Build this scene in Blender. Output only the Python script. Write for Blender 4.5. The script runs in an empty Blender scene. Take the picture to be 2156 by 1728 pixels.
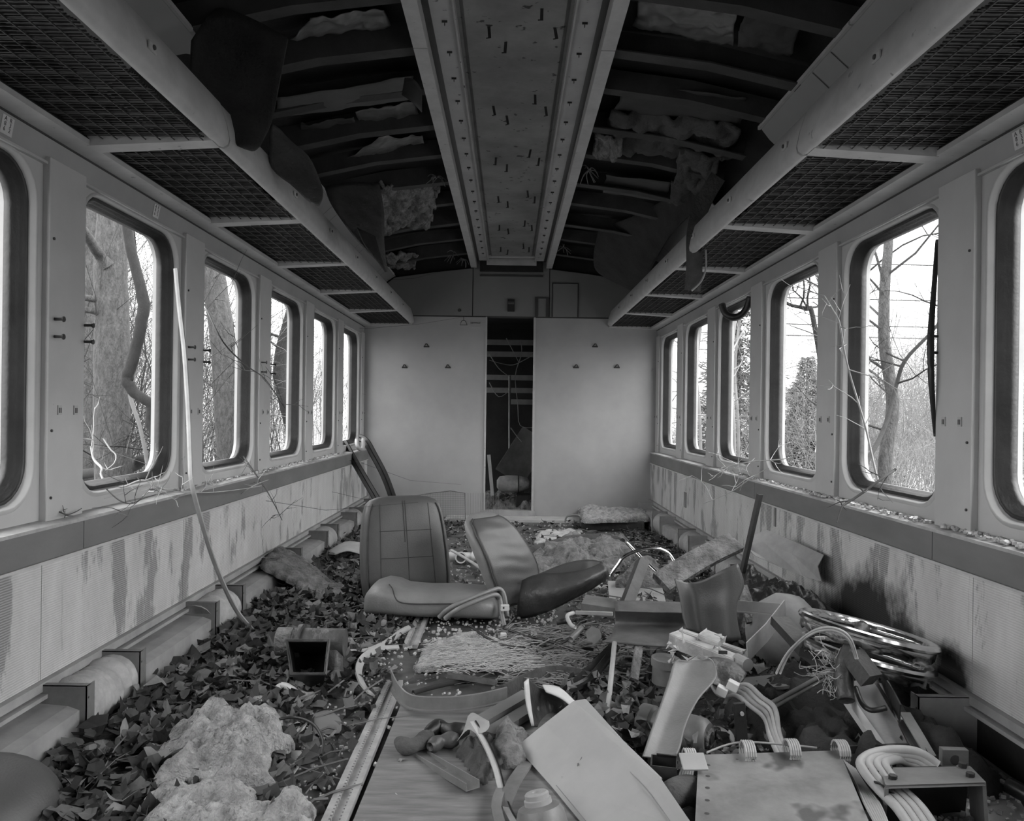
import bpy, math, random
import numpy as np
from mathutils import Vector, Matrix, noise
sc = bpy.context.scene
C = sc.collection
rnd = random.Random(7)
R = math.radians
# ---------------------------------------------------------------- camera, sky, exposure
f = 1617.0; VX, VY = 1073.0, 872.0; EZ = 1.02; ROLL = R(.75)
cd = bpy.data.cameras.new('camera'); cam = bpy.data.objects.new('camera', cd); C.objects.link(cam)
cam.matrix_world = Matrix.Translation((0, 0, EZ)) @ Matrix.Rotation(R(90), 4, 'X') @ Matrix.Rotation(ROLL, 4, 'Z')
cd.sensor_width = 36; cd.lens = 36 * f / 2156; cd.shift_x = (1078 - VX) / 2156; cd.shift_y = -(864 - VY) / 2156
cd.clip_start = .02; cd.clip_end = 400
sc.camera = cam
w = bpy.data.worlds.new('overcast_sky'); sc.world = w; w.use_nodes = True
nt = w.node_tree; bg = nt.nodes['Background']
tc = nt.nodes.new('ShaderNodeTexCoord'); sx = nt.nodes.new('ShaderNodeSeparateXYZ'); mr = nt.nodes.new('ShaderNodeMapRange')
nt.links.new(tc.outputs['Generated'], sx.inputs[0]); nt.links.new(sx.outputs['Z'], mr.inputs['Value'])
mr.inputs['From Min'].default_value = -.1; mr.inputs['From Max'].default_value = .6
mr.inputs['To Min'].default_value = .75; mr.inputs['To Max'].default_value = 1.15
nt.links.new(mr.outputs[0], bg.inputs['Color']); bg.inputs['Strength'].default_value = 3.2
sun = bpy.data.lights.new('sun', 'SUN'); sun.energy = 1.3; sun.angle = R(50)
so = bpy.data.objects.new('sun', sun); C.objects.link(so); so.rotation_euler = (R(20), R(58), 0)
vs = sc.view_settings; vs.view_transform = 'Standard'; vs.look = 'None'; vs.gamma = 1; vs.use_curve_mapping = False
vs.exposure = 0.8
cr, sr = math.cos(ROLL), math.sin(ROLL)
def W(px, py, Y=None, X=None, Z=None):
    """photo pixel -> point at depth Y, on plane X or on height Z"""
    a, b = (px - VX) / f, (VY - py) / f
    a, b = a * cr - b * sr, a * sr + b * cr
    if Y is None: Y = X / a if X is not None else (Z - EZ) / b
    return Vector((a * Y, Y, EZ + b * Y))
def F(px, py, z=0.0): return W(px, py, Z=z)
def T(*p): return [W(*q) for q in p]
# ---------------------------------------------------------------- materials (all grey: a black and white photograph)
MATS = {}
def mat(name, g, var=.25, sc_=4, rough=.65, metal=0, bump=.0, bsc=60, st=(1, 1, 1), spots=0, ssc=30, spotg=.03, alpha=None):
    if name in MATS: return MATS[name]
    m = bpy.data.materials.new(name); m.use_nodes = True; MATS[name] = m
    t = m.node_tree; N = t.nodes; L = t.links.new; b = N['Principled BSDF']
    b.inputs['Roughness'].default_value = rough; b.inputs['Metallic'].default_value = metal
    co = N.new('ShaderNodeTexCoord'); mp = N.new('ShaderNodeMapping'); L(co.outputs['Object'], mp.inputs[0]); mp.inputs['Scale'].default_value = st
    no = N.new('ShaderNodeTexNoise'); no.inputs['Scale'].default_value = sc_; no.inputs['Detail'].default_value = 8; no.inputs['Roughness'].default_value = .62
    L(mp.outputs[0], no.inputs[0])
    r = N.new('ShaderNodeValToRGB'); L(no.outputs['Fac'], r.inputs[0])
    lo, hi = max(g * (1 - var), 0), min(g * (1 + var), .95)
    r.color_ramp.elements[0].position = .3; r.color_ramp.elements[1].position = .7
    r.color_ramp.elements[0].color = (lo, lo, lo, 1); r.color_ramp.elements[1].color = (hi, hi, hi, 1)
    out = r.outputs[0]
    if spots:
        n2 = N.new('ShaderNodeTexNoise'); n2.inputs['Scale'].default_value = ssc; n2.inputs['Detail'].default_value = 3; L(mp.outputs[0], n2.inputs[0])
        r2 = N.new('ShaderNodeValToRGB'); L(n2.outputs['Fac'], r2.inputs[0])
        r2.color_ramp.elements[0].position = spots; r2.color_ramp.elements[1].position = spots + .05
        mx = N.new('ShaderNodeMix'); mx.data_type = 'RGBA'; L(r2.outputs[0], mx.inputs[0]); L(out, mx.inputs[6])
        mx.inputs[7].default_value = (spotg, spotg, spotg, 1); out = mx.outputs[2]
    L(out, b.inputs['Base Color'])
    if bump:
        n3 = N.new('ShaderNodeTexNoise'); n3.inputs['Scale'].default_value = bsc; n3.inputs['Detail'].default_value = 6; L(mp.outputs[0], n3.inputs[0])
        bp = N.new('ShaderNodeBump'); bp.inputs['Strength'].default_value = bump; bp.inputs['Distance'].default_value = .02 if bump >= 1 else .01
        L(n3.outputs['Fac'], bp.inputs['Height']); L(bp.outputs[0], b.inputs['Normal'])
    return m
M_wall = mat('painted_panel', .46, .10, 2.5, .55, bump=.03, spots=.74, ssc=14, spotg=.2)
M_lintel = mat('lintel_panel', .34, .12, 3, .55, bump=.03)
M_end = mat('end_wall_panel', .36, .14, 1.6, .5, bump=.04, spots=.72, ssc=9, spotg=.25)
M_upper = mat('upper_panel', .20, .10, 2, .6, bump=.03)
M_ledge = mat('ledge_panel', .16, .14, 3, .6, st=(1, 1, 3), bump=.05)
M_ledgetop = mat('ledge_top_dusty', .38, .25, 12, .8, bump=.3)
M_surround = mat('window_surround', .42, .15, 3, .5, bump=.02)
M_rubber = mat('black_rubber', .018, .5, 9, .42, bump=.15)
M_rubdust = mat('dusty_rubber', .06, .5, 14, .55, bump=.2)
M_alu = mat('painted_metal_rail', .44, .14, 10, .45, bump=.04, spots=.70, ssc=25, spotg=.2)
M_cove = mat('cove_panel', .26, .08, 2, .5)
M_rust = mat('rusty_sheet', .19, .45, 2.2, .6, .2, bump=.1, spots=.66, ssc=22, spotg=.03)
M_strip = mat('spotted_flange', .34, .15, 5, .6, spots=.67, ssc=26, spotg=.05)
M_dark = mat('near_black', .018, .5, 5, .8, bump=.2)  # near-black, slightly mottled
M_rib = mat('dark_rib', .045, .4, 6, .7, bump=.1)
M_feltshade = mat('dark_felt_and_shade', .032, .4, 7, .95, bump=.6, bsc=90)  # felt linings, and the painted shade on the wall above the racks
M_felt2 = mat('grey_felt', .075, .5, 5, .95, bump=.8, bsc=60)
M_foil = mat('insulation_foil', .22, .3, 6, .38, .55, bump=.35, bsc=9, st=(1, 3, 1))
M_wire = mat('dark_wire', .04, .4, 20, .5, .4)
M_ins = mat('glass_wool', .42, .5, 22, 1, bump=1., bsc=110)
M_ins2 = mat('dirty_wool', .20, .55, 18, 1, bump=1., bsc=60)
M_floor = mat('dusty_floor', .08, .6, 3.5, .85, bump=.4, bsc=25, st=(1, 1, 1), spots=.60, ssc=7, spotg=.035)
M_wood = mat('weathered_board', .17, .35, 3, .8, bump=.15, st=(2, 14, 2))
M_rail = mat('floor_rail_metal', .36, .25, 20, .55, .2, bump=.1)
M_leafs = [mat('leaf_dark', .035, .5, 6, .8), mat('leaf_mid', .10, .5, 6, .8), mat('leaf_pale', .2, .5, 6, .7)]
M_crumb = mat('glass_crumbs', .42, .4, 30, .25)
M_vinyl = mat('worn_vinyl', .085, .18, 5, .42, bump=.12, bsc=180)
M_vinylside = mat('worn_vinyl_side', .2, .18, 7, .45, bump=.12, bsc=120)
M_vinyldk = mat('dark_vinyl', .06, .35, 5, .42, bump=1., bsc=11)
M_seam = mat('seam', .045, .3, 20, .6)
M_pvc = mat('white_plastic', .62, .12, 8, .35)
M_chrome = mat('chrome', .75, .08, 8, .16, 1.0)
M_steel = mat('painted_steel', .21, .3, 7, .5, .25, bump=.12, bsc=50)
M_steeldk = mat('dark_steel', .045, .4, 7, .5, .4, bump=.15)
M_sheet = mat('galvanised_sheet', .40, .12, 4, .5, .15, bump=.05, bsc=25, spots=.71, ssc=18, spotg=.2)
M_plate = mat('stained_plate', .23, .35, 7, .6, .1, bump=.15, bsc=30, spots=.60, ssc=6, spotg=.10)
M_hose = mat('grey_hose', .40, .15, 15, .45, bump=.1)
M_cloth = mat('glass_cloth_duct', .42, .2, 25, .8, bump=.4, bsc=60)
M_duct = mat('duct_cover', .34, .2, 9, .6, .1, bump=.08)
M_black = mat('black_plastic', .02, .4, 6, .3)
M_bag = mat('black_bag', .02, .4, 10, .34, bump=.9, bsc=30)
M_bark = mat('tree_bark', .065, .5, 12, .9, bump=1., bsc=35, st=(3, 3, 1))
M_vine = mat('vine_bark', .014, .4, 9, .9, bump=.5, st=(2, 2, 1))
M_twig = mat('twig', .03, .45, 2, .9)
M_twigp = mat('pale_twig', .16, .4, 1, .9)
M_con = mat('conifer_needles', .03, .5, 3, .9)
M_ground = mat('dead_grass', .2, .5, 1.5, 1, bump=.5)
M_lab = mat('label_card', .6, .08, 5, .6)
M_ink = mat('label_ink', .05, .1, 5, .7)
M_pale = mat('pale_plaster', .45, .3, 15, .9, bump=.4)
# end wall lit part gets faint stains; wainscot gets torn-lining streaks and soft-edged dark blotches on the right side
def wainscot(name, blotches):
    m = bpy.data.materials.new(name); m.use_nodes = True
    t = m.node_tree; N = t.nodes; L = t.links.new; b = N['Principled BSDF']; b.inputs['Roughness'].default_value = .85
    co = N.new('ShaderNodeTexCoord')
    def noi(scale, st, det=7):
        mp = N.new('ShaderNodeMapping'); L(co.outputs['Object'], mp.inputs[0]); mp.inputs['Scale'].default_value = st
        n = N.new('ShaderNodeTexNoise'); n.inputs['Scale'].default_value = scale; n.inputs['Detail'].default_value = det; n.inputs['Roughness'].default_value = .65
        L(mp.outputs[0], n.inputs[0]); return n.outputs['Fac']
    def ramp(v, p0, p1, c0=0, c1=1):
        r = N.new('ShaderNodeValToRGB'); L(v, r.inputs[0]); e = r.color_ramp.elements
        e[0].position = p0; e[1].position = p1; e[0].color = (c0, c0, c0, 1); e[1].color = (c1, c1, c1, 1); return r.outputs[0]
    def mix(fc, a, c):
        x = N.new('ShaderNodeMix'); x.data_type = 'RGBA'; L(fc, x.inputs[0])
        (L(a, x.inputs[6]) if not isinstance(a, float) else x.inputs[6].__setattr__('default_value', (a, a, a, 1)))
        (L(c, x.inputs[7]) if not isinstance(c, float) else x.inputs[7].__setattr__('default_value', (c, c, c, 1))); return x.outputs[2]
    base = ramp(noi(3, (1, 3, 1)), .3, .7, .46, .60)
    patch = ramp(noi(2.6, (1, 2.6, .8)), .52, .57)
    wv = N.new('ShaderNodeTexWave'); wv.bands_direction = 'Z'; wv.inputs['Scale'].default_value = 42; wv.inputs['Distortion'].default_value = 1.2; L(co.outputs['Object'], wv.inputs[0])
    ribbed = ramp(wv.outputs['Fac'], .3, .7, .22, .34)
    col = mix(patch, base, ribbed)
    lines = ramp(wv.outputs['Fac'], .1, .5, .85, 1.0)
    mu = N.new('ShaderNodeMix'); mu.data_type = 'RGBA'; mu.blend_type = 'MULTIPLY'; mu.inputs[0].default_value = 1; L(col, mu.inputs[6]); L(lines, mu.inputs[7]); col = mu.outputs[2]
    streak = ramp(noi(5, (1, 3.5, .35)), .62, .74)
    col = mix(streak, col, .26)
    for (yy, zz, sy, sz) in blotches:
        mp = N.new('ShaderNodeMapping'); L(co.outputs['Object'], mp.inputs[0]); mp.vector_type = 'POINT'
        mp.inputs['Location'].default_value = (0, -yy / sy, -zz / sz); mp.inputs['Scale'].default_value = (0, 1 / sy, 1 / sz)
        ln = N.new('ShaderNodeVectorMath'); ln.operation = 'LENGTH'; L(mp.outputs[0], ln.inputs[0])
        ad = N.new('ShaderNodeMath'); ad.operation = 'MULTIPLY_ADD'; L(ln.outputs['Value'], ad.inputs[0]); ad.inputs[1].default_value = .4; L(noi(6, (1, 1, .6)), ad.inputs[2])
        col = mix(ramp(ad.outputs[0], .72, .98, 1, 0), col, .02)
    L(col, b.inputs['Base Color'])
    bp = N.new('ShaderNodeBump'); bp.inputs['Strength'].default_value = .25; bp.inputs['Distance'].default_value = .004; L(wv.outputs['Fac'], bp.inputs['Height']); L(bp.outputs[0], b.inputs['Normal'])
    return m
M_wainL = wainscot('torn_lining_left', [])
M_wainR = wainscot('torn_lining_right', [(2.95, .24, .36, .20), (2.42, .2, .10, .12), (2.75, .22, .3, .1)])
# ---------------------------------------------------------------- mesh helpers
def V(*a): return Vector(a)
class MB:
    def __init__(s): s.v = []; s.f = []
    def add(s, vs_, fs):
        o = len(s.v); s.v += [tuple(p) for p in vs_]; s.f += [tuple(i + o for i in q) for q in fs]; return s
    def box(s, c, d, rot=None):
        c = Vector(c); h = [x / 2 for x in d]
        ps = [Vector((sx_ * h[0], sy * h[1], sz * h[2])) for sz in (-1, 1) for sy in (-1, 1) for sx_ in (-1, 1)]
        if rot is not None: ps = [rot @ p for p in ps]
        return s.add([c + p for p in ps], [(0, 2, 3, 1), (4, 5, 7, 6), (0, 1, 5, 4), (2, 6, 7, 3), (0, 4, 6, 2), (1, 3, 7, 5)])
    def bb(s, x0, x1, y0, y1, z0, z1): return s.box(((x0 + x1) / 2, (y0 + y1) / 2, (z0 + z1) / 2), (abs(x1 - x0), abs(y1 - y0), abs(z1 - z0)))
    def beam(s, p, q, w_, h_, up=(0, 0, 1)):
        return s.sweep([p, q], [(-w_ / 2, -h_ / 2), (w_ / 2, -h_ / 2), (w_ / 2, h_ / 2), (-w_ / 2, h_ / 2)], up)
    def sweep(s, pts, prof, up=(0, 0, 1), closed=False, cap=True, openprof=False, scl=None):
        pts = [Vector(p) for p in pts]; n = len(pts); m = len(prof); vs_ = []; pu = Vector(up)
        for i, p in enumerate(pts):
            if closed: t = pts[(i + 1) % n] - pts[i - 1]
            else: t = pts[min(i + 1, n - 1)] - pts[max(i - 1, 0)]
            if t.length < 1e-9: t = Vector((0, 1, 0))
            t.normalize(); side = t.cross(pu)
            if side.length < 1e-3: side = t.cross(Vector((1, 0, .01)))
            side.normalize(); u = side.cross(t); k = scl[i] if scl else 1
            if up == 'x': pass
            vs_ += [p + side * a * k + u * b * k for a, b in prof]
        fs = []
        for i in range(n if closed else n - 1):
            a, b = i * m, ((i + 1) % n) * m
            for j in range(m - 1 if openprof else m):
                k = (j + 1) % m; fs.append((a + j, a + k, b + k, b + j))
        if cap and not closed and not openprof: fs += [tuple(range(m)), tuple(range((n - 1) * m, n * m))[::-1]]
        return s.add(vs_, fs)
    def tube(s, pts, r, n=8, closed=False, up=(0, 0, 1), scl=None, res=0):
        if res: pts = spl(pts, res, closed)
        if scl and len(scl) != len(pts): scl = [float(np.interp(i / (len(pts) - 1), np.linspace(0, 1, len(scl)), scl)) for i in range(len(pts))]
        return s.sweep(pts, [(r * math.cos(2 * math.pi * k / n), r * math.sin(2 * math.pi * k / n)) for k in range(n)], up, closed, scl=scl)
    def lathe(s, prof, c, axis=(0, 0, 1), n=28, sq=1):
        c = Vector(c); ax = Vector(axis).normalized(); u = ax.orthogonal().normalized(); v = ax.cross(u); vs_ = []; fs = []; m = len(prof)
        for r_, h in prof:
            vs_ += [c + ax * h + (u * math.cos(2 * math.pi * k / n) + v * math.sin(2 * math.pi * k / n) * sq) * r_ for k in range(n)]
        for i in range(m - 1):
            for k in range(n): fs.append((i * n + k, i * n + (k + 1) % n, (i + 1) * n + (k + 1) % n, (i + 1) * n + k))
        if prof[0][0] > 1e-6: fs.append(tuple(range(n))[::-1])
        if prof[-1][0] > 1e-6: fs.append(tuple(range((m - 1) * n, m * n)))
        return s.add(vs_, fs)
    def grid(s, rows, flip=False):
        m = len(rows[0]); vs_ = [p for r in rows for p in r]
        fs = [(i * m + j, i * m + j + 1, (i + 1) * m + j + 1, (i + 1) * m + j) for i in range(len(rows) - 1) for j in range(m - 1)]
        return s.add(vs_, fs)
    def loops(s, ls, closed=True):
        m = len(ls[0]); vs_ = [p for l in ls for p in l]
        fs = [(i * m + j, i * m + (j + 1) % m, (i + 1) * m + (j + 1) % m, (i + 1) * m + j) for i in range(len(ls) - 1) for j in range(m if closed else m - 1)]
        return s.add(vs_, fs)
def spl(pts, res=6, closed=False):
    pts = [Vector(p) for p in pts]; n = len(pts); out = []
    for i in range(n if closed else n - 1):
        g = (lambda k: pts[k % n]) if closed else (lambda k: pts[min(max(k, 0), n - 1)])
        a, b, c, d = g(i - 1), g(i), g(i + 1), g(i + 2)
        for k in range(res):
            t = k / res
            out.append(.5 * ((2 * b) + (c - a) * t + (2 * a - 5 * b + 4 * c - d) * t * t + (3 * b - a - 3 * c + d) * t ** 3))
    if not closed: out.append(pts[-1])
    return out
ORG = {}
def tagp(o, label=None, cat=None, group=None, kind=None):
    if label: o['label'] = label
    if cat: o['category'] = cat
    if group: o['group'] = group
    if kind: o['kind'] = kind
    return o
def root_of(o):
    while o.parent: o = o.parent
    return o
def obj(name, mb, m, parent=None, smooth=False, mods=None, label=None, cat=None, group=None, kind=None, origin=None, angle=None):
    me = bpy.data.meshes.new(name)
    off = Vector((0, 0, 0))
    if parent is not None: off = ORG.get(root_of(parent).name, Vector((0, 0, 0)))
    elif origin is not None: off = Vector(origin)
    vv = mb.v if off.length == 0 else [(p[0] - off[0], p[1] - off[1], p[2] - off[2]) for p in mb.v]
    me.from_pydata(vv, [], mb.f); me.update()
    me.materials.append(m)
    if smooth: me.polygons.foreach_set('use_smooth', [True] * len(me.polygons))
    if angle:
        try: me.set_sharp_from_angle(angle=R(angle))
        except Exception: pass
    o = bpy.data.objects.new(name, me); C.objects.link(o)
    if parent is not None: o.parent = parent
    else:
        o.location = off; ORG[o.name] = off
    for k in (mods or []):
        if k[0] == 'sol': d = o.modifiers.new('thickness', 'SOLIDIFY'); d.thickness = k[1]; d.offset = 0
        if k[0] == 'sub': d = o.modifiers.new('smooth', 'SUBSURF'); d.levels = k[1]; d.render_levels = k[1]
        if k[0] == 'bev': d = o.modifiers.new('bevel', 'BEVEL'); d.width = k[1]; d.segments = 2; d.limit_method = 'ANGLE'
    return tagp(o, label, cat, group, kind)
def thing(name, label, cat, loc=(0, 0, 0), group=None):
    o = bpy.data.objects.new(name, None); C.objects.link(o); o.empty_display_size = .1
    o.location = loc; ORG[o.name] = Vector(loc); return tagp(o, label, cat, group)
def st(name, mb, m, parent=None, **k):
    if parent is None: k['kind'] = 'structure'
    return obj(name, mb, m, parent, **k)
def copy_tree(o, parent=None):
    c = o.copy(); C.objects.link(c)
    if parent is not None: c.parent = parent
    for ch in [x for x in o.children]: copy_tree(ch, c)
    return c
def nz(p, s=1, o=0): return noise.noise(Vector(p) * s + Vector((o, o * 1.7, o * .3)))
def fr(p, s=1, o=0, oc=4):
    return sum(noise.noise(Vector(p) * s * 2 ** k + Vector((o + k * 3.1, o, -o))) / 2 ** k for k in range(oc))
# ---------------------------------------------------------------- the car body
Y0, YE = -1.66, 7.56
P = 1.005
def rrect(yc, zc, hy, hz, r, k=7):
    out = []
    for (sy, sz, a0) in ((1, 1, 0), (-1, 1, 90), (-1, -1, 180), (1, -1, 270)):
        for i in range(k):
            a = R(a0 + 90 * i / (k - 1)); out.append((yc + sy * (hy - r) + r * math.cos(a), zc + sz * (hz - r) + r * math.sin(a)))
    return out
def outer(yc, zc, hy, hz, inner, k=7):
    out = []
    for ci, (sy, sz) in enumerate(((1, 1), (-1, 1), (-1, -1), (1, -1))):
        for i in range(k):
            y, z = inner[ci * k + i]; first = i < k // 2; mid = i == k // 2
            ver = first if ci % 2 == 0 else not first
            if mid: out.append((yc + sy * hy, zc + sz * hz))
            elif ver: out.append((yc + sy * hy, z))
            else: out.append((y, zc + sz * hz))
    return out
ZB, ZT = .70, 1.80
tn = [0]
def trim(mb, m, parent=None, **k):
    tn[0] += 1; return st('trim_%d' % tn[0], mb, m, parent, **k)
def side(sg):
    nm = 'right' if sg > 0 else 'left'
    X = lambda x, l: [V(sg * x, y, z) for y, z in l]
    wall = MB()
    # below the sill: inner lining and outer skin, above the lintel
    wall.bb(sg * 1.42, sg * 1.58, Y0, YE + .1, .17, .66)
    trim(MB().bb(sg * 1.42, sg * 1.58, Y0, YE + .1, -.25, .17), M_dark)
    wall.bb(sg * 1.46, sg * 1.58, Y0, YE + .1, ZT, 2.16)
    wall.bb(sg * 1.46, sg * 1.58, YE - .045, YE + .1, .66, ZT)
    wall.bb(sg * 1.46, sg * 1.58, Y0, 2.38 - 4 * P, .66, ZT)
    frames = []
    for n in range(-4, 5):
        ya = 2.38 + n * P; yc = ya + P / 2; y1, y2 = ya + .205, ya + P
        yo = ya + .592
        l1 = rrect(yo, 1.245, .388, .535, .13); l0 = outer(yc, 1.23, P / 2, .57, l1)
        l2 = rrect(yo, 1.25, .358, .505, .11)
        wall.loops([X(1.455, l0), X(1.455, l1)]); wall.loops([X(1.55, l2), X(1.55, l0)]); wall.loops([X(1.455, l0), X(1.55, l0)])
        frames.append((n, yo, l1, l2))
    w_ = st('wall_' + nm, wall, M_wall)
    for n, yo, l1, l2 in frames:
        fr_ = MB(); lm = rrect(yo, 1.247, .375, .522, .12)
        fr_.loops([X(1.455, l1), X(1.448, rrect(yo, 1.247, .380, .527, .125)), X(1.452, lm), X(1.50, rrect(yo, 1.25, .352, .512, .113))])
        fr_.loops([X(1.515, l2), X(1.555, l2)])
        wn = 'window_%d' % (n + 5 + (9 if sg > 0 else 0))
        fo = st(wn, fr_, M_surround, smooth=True)
        g = MB(); i2 = [(yo + (y - yo) * .985, 1.25 + (z - 1.25) * .99) for y, z in l2]
        g.loops([X(1.474, rrect(yo, 1.25, .370, .517, .118)), X(1.468, rrect(yo, 1.25, .364, .511, .115)), X(1.472, rrect(yo, 1.25, .356, .503, .112)), X(1.482, rrect(yo, 1.25, .357, .504, .11)),
                 X(1.486, rrect(yo, 1.25, .350, .497, .108)), X(1.50, rrect(yo, 1.25, .351, .498, .108)), X(1.505, rrect(yo, 1.25, .342, .489, .105)), X(1.53, rrect(yo, 1.25, .344, .491, .105)), X(1.54, l2)])
        obj('rubber_gasket', g, M_rubber, fo, smooth=True)
    return w_
side(-1); side(1)
for sg in (-1, 1):
    s = lambda x: sg * x
    for n in range(-4, 6):      # flat pillar panels between the windows
        ya = 2.38 + n * P; y2 = min(ya + .203, YE - .01)
        if y2 <= ya: continue
        b = MB().bb(s(1.432), s(1.456), ya, y2, .665, 1.80)
        p = trim(b, M_wall, mods=[('bev', .003)])
        sc_m = MB()
        for zz in (.74, .95, 1.55):
            for yy in (ya + .02,): sc_m.lathe([(.0045, 0), (.0045, .004), (0, .005)], (s(1.432), yy, zz), (-sg, 0, 0), 8)
        obj('screw', sc_m, M_ink, p)
        if sg < 0 and -1 <= n <= 2 or n == 0:
            pin = MB()
            for zz in (1.30, 1.245):
                for yy in (ya + .03, ya + .20) if sg < 0 else (ya + .195,):
                    pin.tube([V(s(1.432), yy, zz), V(s(1.405), yy, zz)], .005, 6); pin.lathe([(.009, 0), (.009, .004)], (s(1.405), yy, zz), (-sg, 0, 0), 8)
            obj('pin', pin, M_steeldk, p)
        sw = MB()
        for yy in (ya + .06, ya + .15): sw.bb(s(1.428), s(1.433), yy - .010, yy + .010, 1.0, 1.03)
        obj('slot_plate', sw, M_surround, p)
        sl = MB()
        for yy in (ya + .06, ya + .15):
            for d in (-.004, .004): sl.bb(s(1.4265), s(1.4285), yy + d - .0012, yy + d + .0012, 1.006, 1.022)
        obj('slot', sl, M_ink, p)
    # ledge with a dusty top, face in lengths
    y = 2.38 - 4 * P - .05; k = 0
    seams = [Y0 + .002] + [2.52 - 1.83 * 2, 2.52 - 1.83, 2.52, 2.52 + 1.83, 2.52 + 3.66, YE - .002]
    seams = sorted(q for q in seams if Y0 <= q <= YE)
    top = MB().add([(s(1.46), Y0, .672), (s(1.46), YE, .672), (s(1.388), YE, .664), (s(1.388), Y0, .664), (s(1.46), Y0, .652), (s(1.46), YE, .652), (s(1.388), YE, .654), (s(1.388), Y0, .654)],
                   [(0, 1, 2, 3), (4, 7, 6, 5), (3, 2, 6, 7), (0, 3, 7, 4), (1, 5, 6, 2)])
    trim(top, M_ledgetop)
    for a, b_ in zip(seams, seams[1:]):
        t = MB().bb(s(1.392), s(1.425), a + .002, b_ - .002, .562, .653); trim(t, M_ledge)
    trim(MB().bb(s(1.385), s(1.41), Y0, YE, .553, .561), M_alu)
    # torn wainscot lining in lengths
    q = 2.30 - 1.0 * 4
    for i in range(10):
        a, b_ = max(q + i * 1.0, Y0), min(q + (i + 1) * 1.0, YE)
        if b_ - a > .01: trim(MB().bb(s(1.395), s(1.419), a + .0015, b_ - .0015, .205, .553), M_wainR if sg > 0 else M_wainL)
    trim(MB().bb(s(1.375), s(1.42), Y0, YE, .178, .204), M_duct)
    trim(MB().bb(s(1.36), s(1.40), Y0, YE, .160, .172), M_duct)
    # lintel and the light rail at the foot of the rack
    li = MB().add([(s(1.452), Y0, 1.785), (s(1.452), YE, 1.785), (s(1.438), YE, 1.860), (s(1.438), Y0, 1.860), (s(1.47), Y0, 1.79), (s(1.47), YE, 1.79), (s(1.47), YE, 1.9), (s(1.47), Y0, 1.9)],
                  [(0, 1, 2, 3), (4, 7, 6, 5), (0, 4, 5, 1), (3, 2, 6, 7), (1, 5, 6, 2), (0, 3, 7, 4)])
    trim(li, M_lintel)
    trim(MB().bb(s(1.434), s(1.44), Y0, YE, 1.857, 1.864), M_ink)
    trim(MB().bb(s(1.44), s(1.458), Y0, YE, 1.776, 1.784), M_alu)
    ra = MB().add([(s(1.438), Y0, 1.862), (s(1.438), YE, 1.862), (s(1.362), YE, 1.868), (s(1.362), Y0, 1.868), (s(1.438), Y0, 1.90), (s(1.438), YE, 1.90), (s(1.362), YE, 1.885), (s(1.362), Y0, 1.885)],
                  [(0, 1, 2, 3), (3, 2, 6, 7), (7, 6, 5, 4), (0, 4, 5, 1), (0, 3, 7, 4), (1, 5, 6, 2)])
    trim(ra, M_alu)
    # dark sheet over the wall, its colour standing in for shade above the rack
    trim(MB().add([(s(1.425), Y0, 1.87), (s(1.425), YE, 1.87), (s(1.44), YE, 2.13), (s(1.44), Y0, 2.13)], [(0, 1, 2, 3)]), M_feltshade, mods=[('sol', .01)])
# floor
fl = MB().bb(-1.44, 1.44, Y0, YE + 2.2, -.06, 0); st('floor', fl, M_floor)
# end wall with door gap
ew = MB(); YB = YE + .05
top_l = [(-1.46, 2.10), (-1.15, 2.352), (-.75, 2.41), (-.38, 2.452), (-.36, 2.60)]
def wallpiece(mb, pts, y0=YE, y1=YB):
    n = len(pts); mb.add([(x, y0, z) for x, z in pts] + [(x, y1, z) for x, z in pts], [tuple(range(n)), tuple(range(2 * n - 1, n - 1, -1))] + [(i, i + n, (i + 1) % n + n, (i + 1) % n) for i in range(n)])
wallpiece(ew, [(-1.46, -.02), (-.245, -.02), (-.245, 1.972), (-1.46, 1.972)])
wallpiece(ew, [(.238, -.02), (1.46, -.02), (1.46, 1.972), (.238, 1.972)])
st('wall_back', ew, M_end)
up = MB(); wallpiece(up, [(-1.46, 1.985), (-.382, 1.985), (-.382, 2.452), (-.75, 2.41), (-1.15, 2.352), (-1.46, 2.10)], YE + .004, YB)
wallpiece(up, [(-.374, 1.985), (.374, 1.985), (.374, 2.62), (-.374, 2.62)], YE + .004, YB)
wallpiece(up, [(.382, 1.985), (1.46, 1.985), (1.46, 2.10), (1.15, 2.352), (.75, 2.41), (.382, 2.452)], YE + .004, YB)
trim(up, M_upper)
trim(MB().bb(-1.46, 1.46, YE + .008, YB, 1.97, 1.987).bb(-.384, -.372, YE + .02, YB, 1.985, 2.45).bb(.372, .384, YE + .02, YB, 1.985, 2.45), M_ink)
trim(MB().bb(-.247, -.232, YE - .012, YB + .01, -.01, 1.975).bb(.226, .246, YE - .012, YB + .01, -.01, 1.975), M_alu)
trim(MB().bb(-.26, .26, YE - .02, YB + .02, 0, .075), M_duct)
trim(MB().bb(-.60, .70, YE - .30, YE - .005, 0, .022), M_alu)
trim(MB().bb(-.31, .31, YE - .008, YE + .004, 2.375, 2.39), M_ink)
trim(MB().bb(.41, .66, YE - .004, YE + .004, 1.99, 2.31), M_upper)
fm = MB()
for (x0, x1, z0, z1, t) in ((.40, .665, 1.985, 2.32, .012), (.235, .375, 1.985, 2.175, .03)):
    fm.bb(x0, x0 + t, YE - .007, YE + .004, z0, z1).bb(x1 - t, x1, YE - .007, YE + .004, z0, z1).bb(x0 + t, x1 - t, YE - .007, YE + .004, z1 - .012, z1)
trim(fm, M_rib)
# wall far behind the camera closes the car
st('wall_front', MB().bb(-1.58, 1.58, Y0 - .08, Y0, -.2, 2.75), M_end)
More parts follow.
